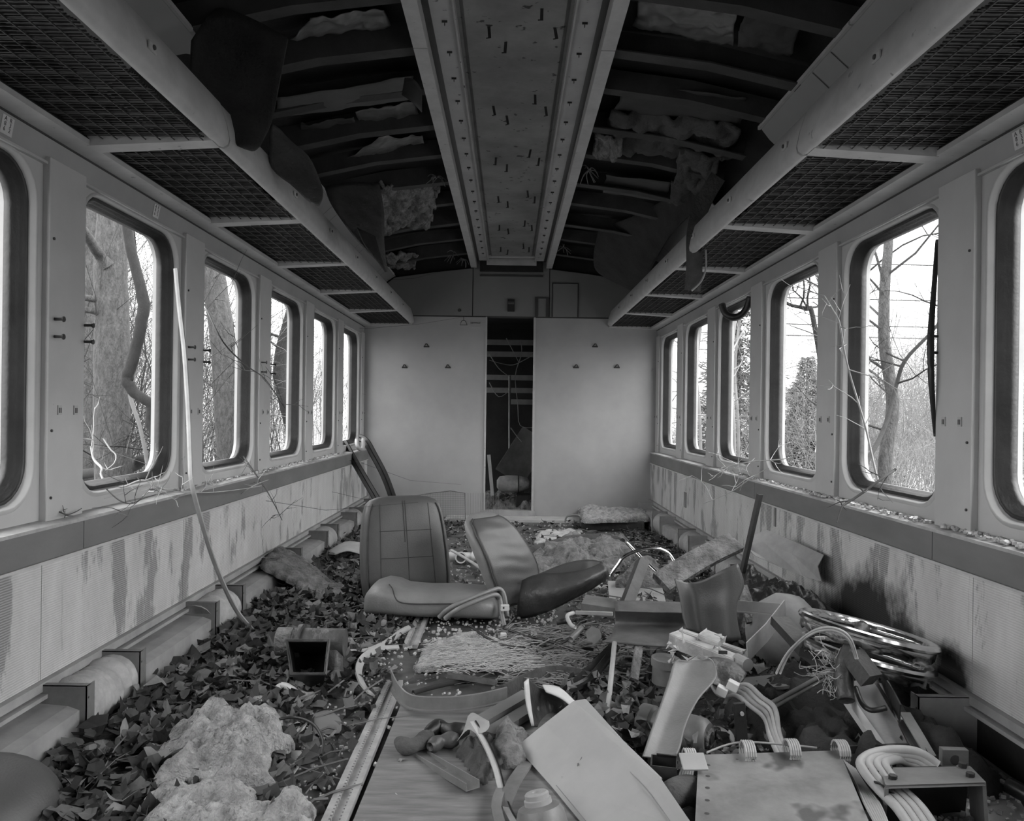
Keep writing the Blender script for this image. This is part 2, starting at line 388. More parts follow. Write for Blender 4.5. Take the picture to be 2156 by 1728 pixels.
# vestibule beyond the door
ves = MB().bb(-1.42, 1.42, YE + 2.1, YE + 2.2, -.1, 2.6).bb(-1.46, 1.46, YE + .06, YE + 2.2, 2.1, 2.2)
ves.bb(1.42, 1.5, YE + .1, YE + 2.2, -.1, 2.2).bb(-1.5, -1.42, YE + .1, YE + .6, -.1, 2.2).bb(-1.5, -1.42, YE + 1.6, YE + 2.2, -.1, 2.2).bb(-1.5, -1.42, YE + .6, YE + 1.6, 1.8, 2.2).bb(-1.5, 1.5, YE + .052, YE + .10, 2.0, 2.72)  # left wall has an added, unseen opening that lets light into the vestibule
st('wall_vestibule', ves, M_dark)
# ---------------------------------------------------------------- ceiling
ce = MB(); ns = 14; prof = [(-1.56, 2.12), (-1.45, 2.35), (-1.15, 2.52), (-.75, 2.62), (-.36, 2.68), (0, 2.70), (.36, 2.68), (.75, 2.62), (1.15, 2.52), (1.45, 2.35), (1.56, 2.12)]
ce.loops([[V(x, y, z) for x, z in prof] for y in (Y0 - .05, YE + .06)], closed=False)
st('ceiling', ce, M_dark, mods=[('sol', .03)])
# central sheet, flanges, slots and outer rails
def czrow(y): return [V(x, y, 2.525 + .004 * nz((x, y, 0), 3) + (.012 if abs(x) > .2 else 0)) for x in (-.225, -.205, -.19, -.1, 0, .1, .19, .205, .225)]
trim(MB().grid([czrow(Y0 + i * (YE - .25 - Y0) / 40) for i in range(41)]), M_rust, mods=[('sol', .004)])
for sg in (-1, 1):
    s = lambda x: sg * x
    a = trim(MB().bb(s(.222), s(.312), Y0, YE - .15, 2.500, 2.508).bb(s(.219), s(.226), Y0, YE - .15, 2.488, 2.53), M_strip)
    h = MB(); y = .2
    while y < YE - .3:
        h.bb(s(.263), s(.266), y, y + .010, 2.484, 2.500).bb(s(.254), s(.275), y - .003, y, 2.492, 2.5); y += .245
    obj('wire_hook', h, M_wire, a)
    trim(MB().bb(s(.305), s(.345), Y0, YE - .02, 2.515, 2.53), M_black)
    trim(MB().bb(s(.342), s(.35), Y0, YE - .02, 2.462, 2.53).bb(s(.342), s(.398), Y0, 3.02, 2.455, 2.463).bb(s(.342), s(.398), 3.026, YE - .02, 2.455, 2.463).bb(s(.392), s(.398), Y0, YE - .02, 2.46, 2.5), M_alu)
cl = thing('ceiling_clip', 'thin dark metal strap hanging from the rusty centre strip of the ceiling', 'clip', (0, 0, 0), 'straps hanging from the centre of the ceiling')
clm = MB().bb(-.006, .006, -.001, .001, -.045, 0).bb(-.014, .006, -.001, .001, -.048, -.044); obj('strap', clm, M_wire, cl)
first = True
for y in (2.98, 3.75, 4.5, 5.3, 6.1, 6.9):
    for x, dy in ((-.10, 0), (-.035, .12), (.10, -.14), (.155, .0)):
        o = cl if first else copy_tree(cl); first = False
        o['label'] = 'metal strap under the ceiling strip, %s in the %s row from the camera' % (('leftmost', 'second from left', 'third from left', 'rightmost')[(-.10, -.035, .10, .155).index(x)], ('nearest', 'second', 'third', 'fourth', 'fifth', 'farthest')[(2.98, 3.75, 4.5, 5.3, 6.1, 6.9).index(y)]); o.location = (x, y + dy, 2.525); o.rotation_euler = (0, R(rnd.uniform(-12, 12)), R(rnd.uniform(-20, 20)))
trim(MB().bb(-.24, .24, YE - .16, YE - .13, 2.46, 2.52).bb(-.30, .30, YE - .26, YE - .20, 2.515, 2.53), M_alu)
trim(MB().bb(-.31, .31, YE - .03, YE, 2.42, 2.53), M_dark)
# transverse ribs and backing between centre and coves
for sg in (-1, 1):
    s = lambda x: sg * x
    rb = [-.9, -.15, .6, 1.35, 1.92, 2.32, 2.72, 3.12, 3.52, 3.95, 4.4, 4.9, 5.4, 5.95, 6.5, 7.05]
    for i, y in enumerate(rb):
        m_ = MB()
        pa = [V(s(.40), y, 2.54), V(s(.8), y, 2.49), V(s(1.2), y, 2.40)]
        m_.sweep(pa, [(-.035, -.05), (.035, -.05), (.035, -.044), (-.03, -.044), (-.03, .06), (-.035, .06)] if i % 2 else [(-.012, -.04), (.05, -.04), (.05, .05), (-.012, .05)])
        trim(m_, M_rib)
    bk = MB(); bk.grid([[V(s(x), y, z + .01 * nz((x, y, 1), 4)) for x, z in ((.40, 2.60), (.7, 2.575), (1.0, 2.53), (1.25, 2.46))] for y in [Y0 + i * .23 for i in range(41)]])
    trim(bk, M_dark)
# coves above the racks
def cove(sg, y0, y1, jag=0, name='cove_panel', label=''):
    s = lambda x: sg * x; rows = []; n = max(2, int((y1 - y0) / .08))
    for i in range(n + 1):
        t = i / n; row = []
        for j, (x, z) in enumerate(((1.440, 2.10), (1.40, 2.14), (1.30, 2.232), (1.20, 2.322), (1.155, 2.362), (1.14, 2.366))):
            yy = y0 + (y1 - y0) * t
            if i == n and jag: yy += jag * (j / 5 - .5) + .03 * math.sin(j * 5.1)
            row.append(V(s(x), yy, z))
        rows.append(row)
    o = obj(name, MB().grid(rows), M_cove, mods=[('sol', .006)], label=label, cat='panel')
    sm = MB(); y = math.ceil((y0 + .2) / .62) * .62
    while y < y1 - .2:
        for d in (0, .17): sm.add([(s(1.437), y + d, 2.098), (s(1.437), y + d + .005, 2.098), (s(1.155), y + d + .005, 2.356), (s(1.155), y + d, 2.356)], [(0, 1, 2, 3)])
        y += 1.01
    if sm.v: obj('panel_seam', sm, M_seam, o)
    ed = MB().sweep([V(s(1.145), y0, 2.368), V(s(1.145), y1 - .02, 2.368)], [(-.006, -.008), (.006, -.008), (.006, .008), (-.006, .008)])
    obj('edge_strip', ed, M_alu, o)
cove(-1, Y0, 2.74, .5, label='pale sloping ceiling panel above the near left luggage rack with a jagged torn end')
cove(-1, 4.3, 7.5, .1, label='pale sloping ceiling panel above the far part of the left luggage rack')
cove(1, Y0, 3.6, -.2, label='pale sloping ceiling panel above the near right luggage rack')
cove(1, 4.65, 6.35, .5, label='pale sloping ceiling panel above the far part of the right luggage rack, cut off by a drooping dark lining')
# ---------------------------------------------------------------- luggage racks
for sg in (-1, 1):
    s = lambda x: sg * x; nm = 'left' if sg < 0 else 'right'
    rk = thing('luggage_rack', 'long open-mesh luggage rack with a pale lip along the %s wall above the windows' % nm, 'luggage rack', (s(1.15), 3, 1.9), 'luggage racks')
    lip = MB(); pr = [(0, 0), (.012, -.014), (.030, -.018), (.046, -.008), (.050, .01), (.040, .06), (.018, .128), (.006, .135), (0, .12)]
    lip.sweep([V(s(.985), Y0, 1.905), V(s(.985), 2.53, 1.905)], [(-sg * a, b) for a, b in pr]); lip.sweep([V(s(.985), 2.538, 1.902), V(s(.985), 7.42, 1.902)], [(-sg * a, b) for a, b in pr])
    obj('front_lip', lip, M_alu, rk, smooth=True, angle=50)
    for n in range(-4, 6):
        y = 2.47 + n * P
        if y > 7.5: continue
        b = MB().add([(s(.97), y, 1.888), (s(.97), y + .07, 1.888), (s(1.37), y + .07, 1.866), (s(1.37), y, 1.866), (s(.97), y, 1.915), (s(.97), y + .07, 1.90), (s(1.37), y + .07, 1.89), (s(1.37), y, 1.905)],
                     [(0, 1, 2, 3), (4, 7, 6, 5), (0, 4, 5, 1), (3, 2, 6, 7), (0, 3, 7, 4), (1, 5, 6, 2)])
        obj('cross_bracket', b, M_alu, rk)
        y0, y1 = max(y - P + .072, Y0 + .02), y - .002
        if y1 < -.3: continue
        g = MB(); k = int((y1 - y0) / .013)
        for i in range(k):
            yy = y0 + i * (y1 - y0) / k; d = .004 * math.sin(i * .9)
            g.bb(s(.99), s(1.361), yy, yy + .0045, 1.893 + d, 1.897 + d)
        for j in range(9): xx = .995 + j * .046; g.bb(s(xx), s(xx + .003), y0, y1, 1.886, 1.889)
        obj('wire_mesh', g, M_wire, rk)
    i = 0; y = .66
    while y < 7.3:
        b = MB().bb(s(.936), s(.944), y - .022, y + .022, 1.948, 1.972); a = obj('light_button', b, M_surround, rk, mods=[('bev', .004)])
        obj('button_knob', MB().lathe([(.007, 0), (.006, .004), (0, .005)], (s(.936), y, 1.96), (-sg, 0, 0), 10), M_ink, a)
        y += .667
# seat number cards on the lintels
def text(body, loc, size, rot, m, parent, name='printed_text'):
    cu = bpy.data.curves.new(name, 'FONT'); cu.body = body; cu.size = size; cu.align_x = 'CENTER'; cu.align_y = 'CENTER'; cu.extrude = .0003; cu.space_line = .8
    o = bpy.data.objects.new(name, cu); C.objects.link(o); o.data.materials.append(m)
    o.matrix_world = Matrix.Translation(loc) @ rot
    dg = bpy.context.evaluated_depsgraph_get(); me = bpy.data.meshes.new_from_object(o.evaluated_get(dg)); bpy.data.objects.remove(o)
    me.transform(Matrix.Translation(Vector(loc) - ORG[root_of(parent).name]) @ rot)
    q = bpy.data.objects.new(name, me); C.objects.link(q); q.parent = parent; return q
sl = math.atan2(1.452 - 1.405, 1.834 - 1.785)
for sg in (-1, 1):
    for i, n in enumerate((0, 1) if sg < 0 else (0,)):
        y = 2.19 + n * P * .92; z = 1.809; x = sg * 1.4285 - sg * .004
        up_ = V(-sg * .18, 0, .984); nm_ = V(-sg * .984, 0, -.18); rt_ = up_.cross(nm_); rot = Matrix((rt_, up_, nm_)).transposed().to_4x4(); c = V(sg * 1.4445, y, 1.824) + nm_ * .0012
        q = obj('seat_number_card', MB().box(c, (.05, .052, .0015), rot.to_3x3()), M_lab,
                label='small pale seat number card on the lintel above the %s' % ('right-hand windows' if sg > 0 else ('nearest left window' if n == 0 else 'second left window')), cat='label', group='seat number cards')
        for k, tx in enumerate(('A\n8\n6', 'R\n3\n2')):
            text(tx, c + nm_ * .001 + rt_ * (.011 if k else -.011) + up_ * .003, .018, rot, M_ink, q)
# end wall fittings
hk = None
lb = ['upper dark clothes hook on the left panel of the end wall', 'dark clothes hook low on the left of the left end wall panel', 'dark clothes hook near the door on the left end wall panel',
      'upper dark clothes hook on the right panel of the end wall', 'broken dark clothes hook near the door on the right end wall panel', 'dark clothes hook at the right of the right end wall panel']
for i, (px, py) in enumerate(((898, 727), (852, 771), (943, 771), (1253, 727), (1213, 771), (1299, 771))):
    p = W(px, py, YE - .004)
    h = thing('wall_hook', lb[i], 'hook', p, 'hooks on the end wall')
    obj('back_plate', MB().box(p + V(0, .002, -.012), (.056, .005, .014)), M_steeldk, h)
    obj('hook', MB().tube([p + V(-.02, 0, -.01), p + V(-.008, -.02, .01), p + V(0, -.025, .014), p + V(.008, -.02, .01), p + V(.02, 0, -.01)], .005, 6, res=3), M_steeldk, h)
p = W(1076, 643, YE - .015)
h = thing('door_signal_box', 'small dark box on the end wall above the doorway', 'box', p)
obj('housing', MB().box(p, (.07, .04, .12)), M_black, h, mods=[('bev', .006)])
obj('vent_slats', MB().box(p + V(0, -.022, .03), (.06, .004, .006)).box(p + V(0, -.022, .015), (.06, .004, .006)), M_steel, h)
p = W(967, 653, YE - .002)
obj('lock_rosette', MB().lathe([(.016, 0), (.014, .006), (0, .007)], p, (0, -1, 0), 16), M_ink, origin=p, label='small round dark lock on the upper end wall left of the doorway', cat='lock')
p = W(976, 678, YE - .004)
obj('hanger_symbol', MB().tube([p + V(0, 0, .05), p + V(0, 0, .018), p + V(-.018, 0, .012), p + V(-.036, 0, -.028), p + V(.036, 0, -.028), p + V(.018, 0, .012), p + V(0, 0, .018)], .0025, 4, up=(0, 1, 0)), M_ink,
    origin=p, label='dark coat hanger symbol on the end wall left of the doorway', cat='sign')
p = W(1001, 680, YE - .004)
sgn = obj('door_sign', MB().box(p + V(0, .002, -.004), (.105, .003, .062)).box(p + V(0, 0, -.030), (.10, .004, .003)), M_end, origin=p, label='small lettered sign on the end wall by the top left corner of the doorway', cat='sign')
text('REMMAD', p + V(0, -.002, 0), .024, Matrix.Rotation(R(90), 4, 'X'), M_ink, sgn)
# ---------------------------------------------------------------- outside
st('ground', MB().bb(-90, 90, -40, 140, -1.42, -1.35), M_ground)
def grow(mb, rg, p, d, L, r, dep, kids, wob=.25, n=5, upw=.15, sides=4):
    pts = [Vector(p)]; d = Vector(d).normalized()
    for i in range(n):
        d = (d + Vector((rg.uniform(-wob, wob), rg.uniform(-wob, wob), rg.uniform(-wob, wob) + upw * .3))).normalized(); pts.append(pts[-1] + d * L / n)
    mb.tube(pts, r, sides if dep else 3, scl=[1, .35] if dep else [1, .3])
    if dep <= 0: return
    for k in range(kids):
        t = rg.uniform(.2, 1); i = min(int(t * n), n - 1); q = pts[i].lerp(pts[i + 1], t * n - i)
        dd = (pts[i + 1] - pts[i]).normalized(); a = rg.uniform(0, 6.28); u = dd.orthogonal().normalized(); v = dd.cross(u)
        dd = dd * rg.uniform(.3, .9) + (u * math.cos(a) + v * math.sin(a)) * rg.uniform(.5, 1)
        grow(mb, rg, q, dd, L * rg.uniform(.4, .7), max(r * (1 - .6 * t) * .55, .002), dep - 1, kids, wob, max(3, n - 1), upw, 3)
def shrub(seed, H, stems, r=.014, kids=6):
    rg = random.Random(seed); b = MB()
    for i in range(stems):
        a = rg.uniform(0, 6.28); rr = rg.uniform(0, .5)
        grow(b, rg, (rr * math.cos(a), rr * math.sin(a), 0), (math.cos(a) * .22, math.sin(a) * .22, 1), H * rg.uniform(.6, 1), r * rg.uniform(.6, 1.3), 2, kids, .22, 6)
    return b
GZ = -1.35
def thicket(name, protos, spots, m, label, sc0=.8, sc1=1.25):
    """hundreds of tangled stems nobody could count: one object"""
    arr = [np.array(b.v) for b in protos]; vv = []; ff = []; off = 0
    for i, (x, y) in enumerate(spots):
        k = i % len(protos); a = rnd.uniform(0, 6.28); q = rnd.uniform(sc0, sc1); c_, s_ = math.cos(a) * q, math.sin(a) * q; A = arr[k]
        B = np.stack([A[:, 0] * c_ - A[:, 1] * s_ + x, A[:, 0] * s_ + A[:, 1] * c_ + y, A[:, 2] * q + GZ], 1); vv.append(B)
        ff += [tuple(j + off for j in fc) for fc in protos[k].f]; off += len(A)
    mb = MB(); mb.v = np.concatenate(vv).tolist(); mb.f = ff
    obj(name, mb, m, label=label, cat='shrubs', kind='stuff')
pl = [shrub(11 + i, 5.6, 9, kids=6) for i in range(4)]
spots = []
for i in range(60):
    a = .2 + .46 * ((i * .618) % 1); x = 4.9 + 9 * rnd.random() ** 1.1; spots.append((-x, x / a))
thicket('bare_thicket', pl, spots[::2], M_twig, 'dark tangled thicket of leafless stems outside the left windows')
thicket('bare_thicket', pl, spots[1::2], M_twigp, 'paler leafless stems mixed through the thicket outside the left windows')
pr_ = [shrub(31 + i, 4.3, 11, r=.011, kids=7) for i in range(3)]
spots = []
for i in range(60):
    a = .2 + .5 * ((i * .618) % 1); x = 5.0 + 9 * rnd.random(); spots.append((x, x / a))
thicket('bare_brush', pr_, spots, M_twigp, 'pale leafless brush growing outside the right windows', .75, 1.1)
def trunk(name, pts, r, m, label, scl=(1, .8), group=None, twigs=0, seed=1, kids=4, res=5, cat='tree', ln=.8, tr=.01, bumps=0):
    b = MB(); sp = spl(pts, res); n = 14
    for i, p in enumerate(sp):
        if bumps: sp[i] = p + Vector((nz((0, 0, i), .7, 3), nz((i, 0, 0), .7, 5), 0)) * bumps
    sc2 = [float(np.interp(i / (len(sp) - 1), np.linspace(0, 1, len(scl)), scl)) * (1 + .04 * nz((i, 1, 2), .9, seed)) for i in range(len(sp))]
    b.sweep(sp, [(r * math.cos(6.2832 * k / n), r * math.sin(6.2832 * k / n)) for k in range(n)], (0, 1, 0), scl=sc2)
    o = obj(name, b, m, smooth=True, label=label, cat=cat, group=group)
    if twigs:
        rg = random.Random(seed); tb = MB()
        for i in range(twigs):
            k = rg.randrange(len(sp) // 5, len(sp)); a = rg.uniform(0, 6.28)
            grow(tb, rg, sp[k], (math.cos(a), math.sin(a), .4), ln * rg.uniform(.5, 1.2), tr, 2, kids, .25, 5)
        obj('branches', tb, m, o)
    return o
# left trunks
trunk('tree_trunk', T((245, 1500, 6.5), (240, 1050, 6.5), (235, 870, 6.5), (236, 700, 6.5), (233, 560, 6.5), (240, 430, 6.5), (246, 250, 6.5), (250, -300, 6.5)), .142, M_bark, 'thick smooth grey tree trunk filling the second window on the left', (1.1, 1.04, 1, .97, .92, .88, .85, .8))
trunk('tree_trunk', T((185, 1500, 8), (186, 1000, 8), (183, 800, 8), (182, 600, 8), (190, 380, 8), (200, -100, 8)), .12, M_bark, 'grey tree trunk half hidden at the near edge of the second left window', (1, 1, .9, .8), twigs=5, seed=4)
trunk('tree_trunk', T((500, 1400, 9), (488, 1000, 9), (478, 860, 9), (470, 720, 9), (452, 600, 9), (430, 420, 9), (400, 100, 9)), .15, M_bark, 'rough leaning tree trunk seen through the third left window', (1.1, 1, .9, .8), twigs=8, seed=5)
trunk('tree_trunk', T((10, 1500, 5), (6, 1100, 5), (-2, 850, 5), (8, 600, 5), (6, 440, 5), (-30, 100, 5)), .09, M_vine, 'dark gnarled trunk at the edge of the nearest left window', (1.2, 1, .9, .8), twigs=6, seed=6)
trunk('tree_trunk', T((700, 1200, 13), (605, 860, 13), (590, 760, 13), (618, 640, 13), (622, 560, 13), (640, 300, 13)), .13, M_vine, 'dark curving trunk seen through the fourth left window', (1, .8, .6), twigs=10, seed=8, ln=1.6, tr=.02)
trunk('climbing_vine', T((262, 440, 5.7), (275, 520, 5.7), (292, 590, 5.7), (302, 640, 5.7), (294, 700, 5.7), (276, 770, 5.7), (268, 800, 5.7), (285, 828, 5.7), (318, 852, 5.7), (316, 890, 5.7), (330, 930, 5.7), (350, 1100, 5.8), (360, 1300, 5.8)), .042, M_vine, 'thick dark vine twisting down beside the big left tree trunk', (.8, 1, 1, .8, 1), cat='vine', bumps=.01)
trunk('climbing_vine', T((262, 250, 5.9), (268, 470, 5.9), (276, 560, 5.9), (300, 620, 5.9), (285, 760, 5.9), (274, 830, 5.9), (295, 900, 5.9), (312, 1000, 5.9), (320, 1200, 6)), .016, M_twigp, 'thin pale vine stem hanging beside the big left tree trunk', (1, 1, .8), cat='vine')
trunk('fallen_branch', T((150, 1000, 8), (270, 985, 7), (300, 968, 6.6), (345, 962, 6.4), (420, 940, 6.4)), .05, M_vine, 'dark bough lying across the foot of the second left window view', (1, .8), twigs=5, seed=9, cat='branch')
trunk('stub_branch', T((165, 470, 5.6), (185, 500, 5.9), (205, 530, 6.3), (228, 560, 6.4)), .055, M_bark, 'sawn branch stub on the big left tree trunk', (.55, .7, .8, 1), cat='branch')
for a_, b_, lb_ in ((630, 640, 'upper horizontal limb'), (655, 668, 'lower horizontal limb')):
    trunk('stub_branch', T((140, a_ - 6, 6.2), (200, a_, 6.4), (232, b_ + 6, 6.45)), .028, M_bark, lb_ + ' growing left from the big left tree trunk', (.8, 1, 1.4), cat='branch')
# right trees
trunk('young_tree', T((1868, 1500, 6.2), (1862, 1020, 6.2), (1878, 880, 6.2), (1877, 820, 6.2), (1862, 720, 6.2), (1863, 600, 6.2), (1871, 500, 6.2), (1880, 200, 6.2)), .048, M_bark, 'slim pale young tree in the second window on the right', (1.2, 1.1, 1, .9, .8, .5), twigs=9, seed=12, ln=1.3, tr=.012)
trunk('young_tree', T((1760, 1100, 5), (1815, 990, 5.4), (1860, 905, 5.8), (1885, 820, 6), (1905, 760, 6), (1960, 700, 6), (2010, 640, 6)), .018, M_vine, 'dark diagonal sapling crossing behind the slim pale tree at right', (1, .9, .8, .5), twigs=6, seed=13, ln=.8, tr=.008)
trunk('young_tree', T((1830, 1500, 7), (1815, 900, 7), (1812, 740, 7), (1818, 610, 7), (1812, 560, 7), (1845, 510, 7), (1860, 300, 7)), .032, M_bark, 'forked grey sapling near the far edge of the second right window', (1, 1, .8, .5), twigs=8, seed=14, ln=1.6, tr=.012)
trunk('young_tree', T((1750, 900, 8), (1712, 670, 8), (1697, 650, 8), (1660, 640, 8), (1620, 610, 8)), .028, M_vine, 'dark forked branch against the sky in the third right window', (1, .8, .4), twigs=5, seed=15, ln=1.0, tr=.012)
trunk('young_tree', T((2190, 1250, 4.6), (2150, 1040, 4.6), (2120, 950, 4.6), (2128, 880, 4.6), (2105, 760, 4.6), (2082, 690, 4.6)), .014, M_bark, 'thin grey sapling rising across the nearest right window', (1.3, 1.2, 1, .5), twigs=3, seed=16, ln=.4, tr=.005)
for i, (px, y) in enumerate(((1545, 9), (1475, 12), (1412, 14), (1555, 12))):
    trunk('young_tree', T((px - 6, 1500, y), (px, 950, y), (px - 8, 780, y), (px + 6, 620, y), (px + 2, 400, y)), .03, M_twigp, ['pale leafless sapling in the middle of the fourth right window', 'pale leafless sapling in the fifth right window', 'pale leafless sapling in the farthest right window', 'slim pale sapling behind others in the fourth right window'][i], (1, .8, .5), twigs=14, seed=20 + i, ln=1.6, tr=.012)
def conifer(x, y, H, label, seed):
    rg = random.Random(seed); t = thing('conifer', label, 'tree', (x, y, GZ), 'dark evergreens outside the right windows'); b = MB(); tk = MB().tube([V(x, y, GZ), V(x, y, GZ + H)], .1, 8, scl=[1, .2]); obj('trunk', tk, M_vine, t)
    for i in range(5200):
        u = rg.random() ** .7; z = GZ + .3 + (1 - u) * (H - .3); rr = (u ** .8) * H * .22 * rg.uniform(.3, 1.15) * (1 + .3 * math.sin(z * 9)); a = rg.uniform(0, 6.28)
        p = V(x + rr * math.cos(a), y + rr * math.sin(a), z - rr * .3); d = V(math.cos(a) + rg.uniform(-.6, .6), math.sin(a) + rg.uniform(-.6, .6), rg.uniform(-.6, .5)).normalized() * .16; s_ = d.orthogonal().normalized() * .012
        b.add([p - s_, p + s_, p + d + s_ * .3, p + d * .6 - s_ * 2.2], [(0, 1, 2, 3)])
    obj('needles', b, M_con, t)
conifer(4.9, 16.5, 6.0, 'tall dark evergreen behind the fourth right window', 1)
conifer(6.0, 15.5, 3.6, 'low dark evergreen at the foot of the third right window', 2)
conifer(5.7, 20, 5.6, 'dark evergreen farther back along the right side', 3)
for i, (z, yy) in enumerate(((3.9, 25), (4.35, 25.6), (5.3, 26), (6.6, 26.5), (1.9, 25))):
    obj('overhead_cable', MB().tube([V(4, yy + 1, z), V(14, yy, z - .25), V(26, yy, z - .3), V(45, yy, z)], .02, 5, res=4), M_vine if i < 4 else M_twigp, origin=(14, yy, z), label=['overhead cable crossing the sky outside the right windows, %s of five' % q for q in ('second lowest', 'third lowest', 'fourth lowest', 'highest', 'lowest and palest')][i], cat='cable', group='overhead cables')
# ---------------------------------------------------------------- builders for the wreckage
def sheet(name, rows, m, parent=None, th=.003, sub=2, **k):
    rows = [[Vector(p) for p in r_] for r_ in rows]
    if sub:
        rs = 4 if len(rows) < 12 else 2
        rows = [spl(r_, rs) for r_ in rows]; cols_ = [spl([r_[j] for r_ in rows], rs) for j in range(len(rows[0]))]; rows = [[c_[i] for c_ in cols_] for i in range(len(cols_[0]))]
    return obj(name, MB().grid(rows), m, parent, smooth=bool(sub), mods=[('sol', th)], **k)
def sec(c, u, v, hu, hv, e=3.2, n=28):
    out = []
    for i in range(n):
        a = 2 * math.pi * i / n; ca, sa = math.cos(a), math.sin(a)
        out.append(c + u * hu * math.copysign(abs(ca) ** (2 / e), ca) + v * hv * math.copysign(abs(sa) ** (2 / e), sa))
    return out
def loft(mb, S, e=3.2, n=28):
    ls = [sec(Vector(c), Vector(u), Vector(v), hu, hv, e, n) for c, u, v, hu, hv in S]
    mb.loops(ls); o = len(mb.v) - n * len(ls)
    mb.f.append(tuple(range(o, o + n))[::-1]); mb.f.append(tuple(range(o + n * (len(ls) - 1), o + n * len(ls)))); return mb
def inside(p, poly):
    x, y = p; c = False; n = len(poly)
    for i in range(n):
        x1, y1 = poly[i]; x2, y2 = poly[i - 1]
        if (y1 > y) != (y2 > y) and x < (x2 - x1) * (y - y1) / (y2 - y1) + x1: c = not c
    return c
def pdist(p, poly):
    x, y = p; best = 9; n = len(poly)
    for i in range(n):
        x1, y1 = poly[i]; x2, y2 = poly[i - 1]; dx, dy = x2 - x1, y2 - y1
        t = max(0, min(1, ((x - x1) * dx + (y - y1) * dy) / (dx * dx + dy * dy + 1e-12))); best = min(best, math.hypot(x - x1 - t * dx, y - y1 - t * dy))
    return best
def pad(name, poly, h, m, z0=0.0, res=.02, amp=.35, fq=9, edge=.05, seed=0, zf=None, parent=None, rag=.03, **k):
    """a soft slab lying inside a floor outline: top bulges, edge is ragged"""
    poly = [(p[0], p[1]) for p in poly]; xs = [p[0] for p in poly]; ys = [p[1] for p in poly]
    nx = int((max(xs) - min(xs)) / res) + 3; ny = int((max(ys) - min(ys)) / res) + 3; ids = {}; mb = MB()
    for i in range(nx):
        for j in range(ny):
            x = min(xs) + (i - 1) * res; y = min(ys) + (j - 1) * res
            q = (x + rag * nz((x, y, seed), 14), y + rag * nz((x, y, seed + 5), 14))
            if inside(q, poly):
                d = min(1, pdist(q, poly) / edge); base = z0 + (zf(x, y) if zf else 0)
                z = base + h * (d ** .5) * (1 + amp * (fr((x, y, seed), fq, 0, 4) + .45 * (.5 - abs(fr((x + y * .3, y, seed + 9), fq * 3.1, 0, 4))))); z = max(z, base + .002)
                ids[i, j] = len(mb.v); mb.v.append((x + .4 * res * nz((x, y, 3), 60), y + .4 * res * nz((x, y, 7), 60), z))
    for (i, j), a in ids.items():
        if (i + 1, j) in ids and (i, j + 1) in ids and (i + 1, j + 1) in ids: mb.f.append((a, ids[i + 1, j], ids[i + 1, j + 1], ids[i, j + 1]))
    # skirt to the ground along open edges
    from collections import Counter
    ec = {}
    for fc in mb.f:
        for a, b in zip(fc, fc[1:] + fc[:1]): ec[(a, b)] = 1
    low = {}
    for (a, b) in list(ec):
        if (b, a) not in ec:
            for q in (a, b):
                if q not in low:
                    low[q] = len(mb.v); x, y, z = mb.v[q]; mb.v.append((x, y, z0 + (zf(x, y) if zf else 0) - .004))
            mb.f.append((b, a, low[a], low[b]))
    return obj(name, mb, m, parent, smooth=True, origin=(sum(xs) / len(xs), sum(ys) / len(ys), z0) if parent is None else None, **k)
FP = lambda *p: [F(*q) for q in p]
def litter_z(x, y):
    t = max(0, min(1, (-.50 - x) / .75)); a = .05 * t * t * (3 - 2 * t)
    t = max(0, min(1, (x - .35) / .8)) * max(0, min(1, (y - 2.2) / .6)) * max(0, min(1, (6.6 - y) / 1.2)); a += .05 * t
    return a
# bare earth and rot under the leaves
g = MB(); rows = []
for i in range(150):
    y = 1.5 + i * .04; rows.append([V(x, y, litter_z(x, y) - .012 + .022 * (fr((x, y, 2), 7) + .35) * (1 if abs(x + .25) > .2 or y > 2.9 else .25)) for x in [-1.41 + j * .04 for j in range(71)]])
g.grid(rows); obj('rotted_debris', g, mat('rotted_debris', .045, .6, 11, .95, bump=.8, bsc=45, spots=.63, ssc=40, spotg=.25), smooth=True, label='dark rotted dirt and crumbled debris spread over the whole floor', cat='debris', kind='stuff')
def leaf(mb, p, s, rg, flat=.5):
    a = rg.uniform(0, 6.283); tx, ty = rg.gauss(0, flat), rg.gauss(0, flat); M = Matrix.Rotation(a, 3, 'Z') @ Matrix.Rotation(tx, 3, 'X') @ Matrix.Rotation(ty, 3, 'Y')
    cu = rg.uniform(-.9, 1.1); cv = rg.uniform(-.7, 1.0); n = 10; pts = [Vector((0, 0, 0))]
    for k in range(n):
        t = 6.283 * k / n; r_ = s * (1.0 if k % 2 == 0 else .76) * rg.uniform(.75, 1.15); x, y = r_ * math.cos(t), r_ * math.sin(t) * .75
        pts.append(Vector((x, y, (cu * x * x + cv * y * y) / s)))
    mb.add([Vector(p) + M @ q for q in pts], [(0, k + 1, (k + 1) % n + 1) for k in range(n)])
def density(x, y):
    if y < 2.0 and -.45 < x < .4: return 0
    if x < -1.22 and rnd.random() > .12: return 0
    if -.62 < x < -.44 and y < 3.1: return .3
    if x < -.52 + .12 * math.sin(y * 2): return 1.0 if y < 4.6 else .55
    if x > .30 and 2.1 < y < 4.2: return .35
    if x > .95 and y > 4: return .6
    if y > 4: return .12
    return .012
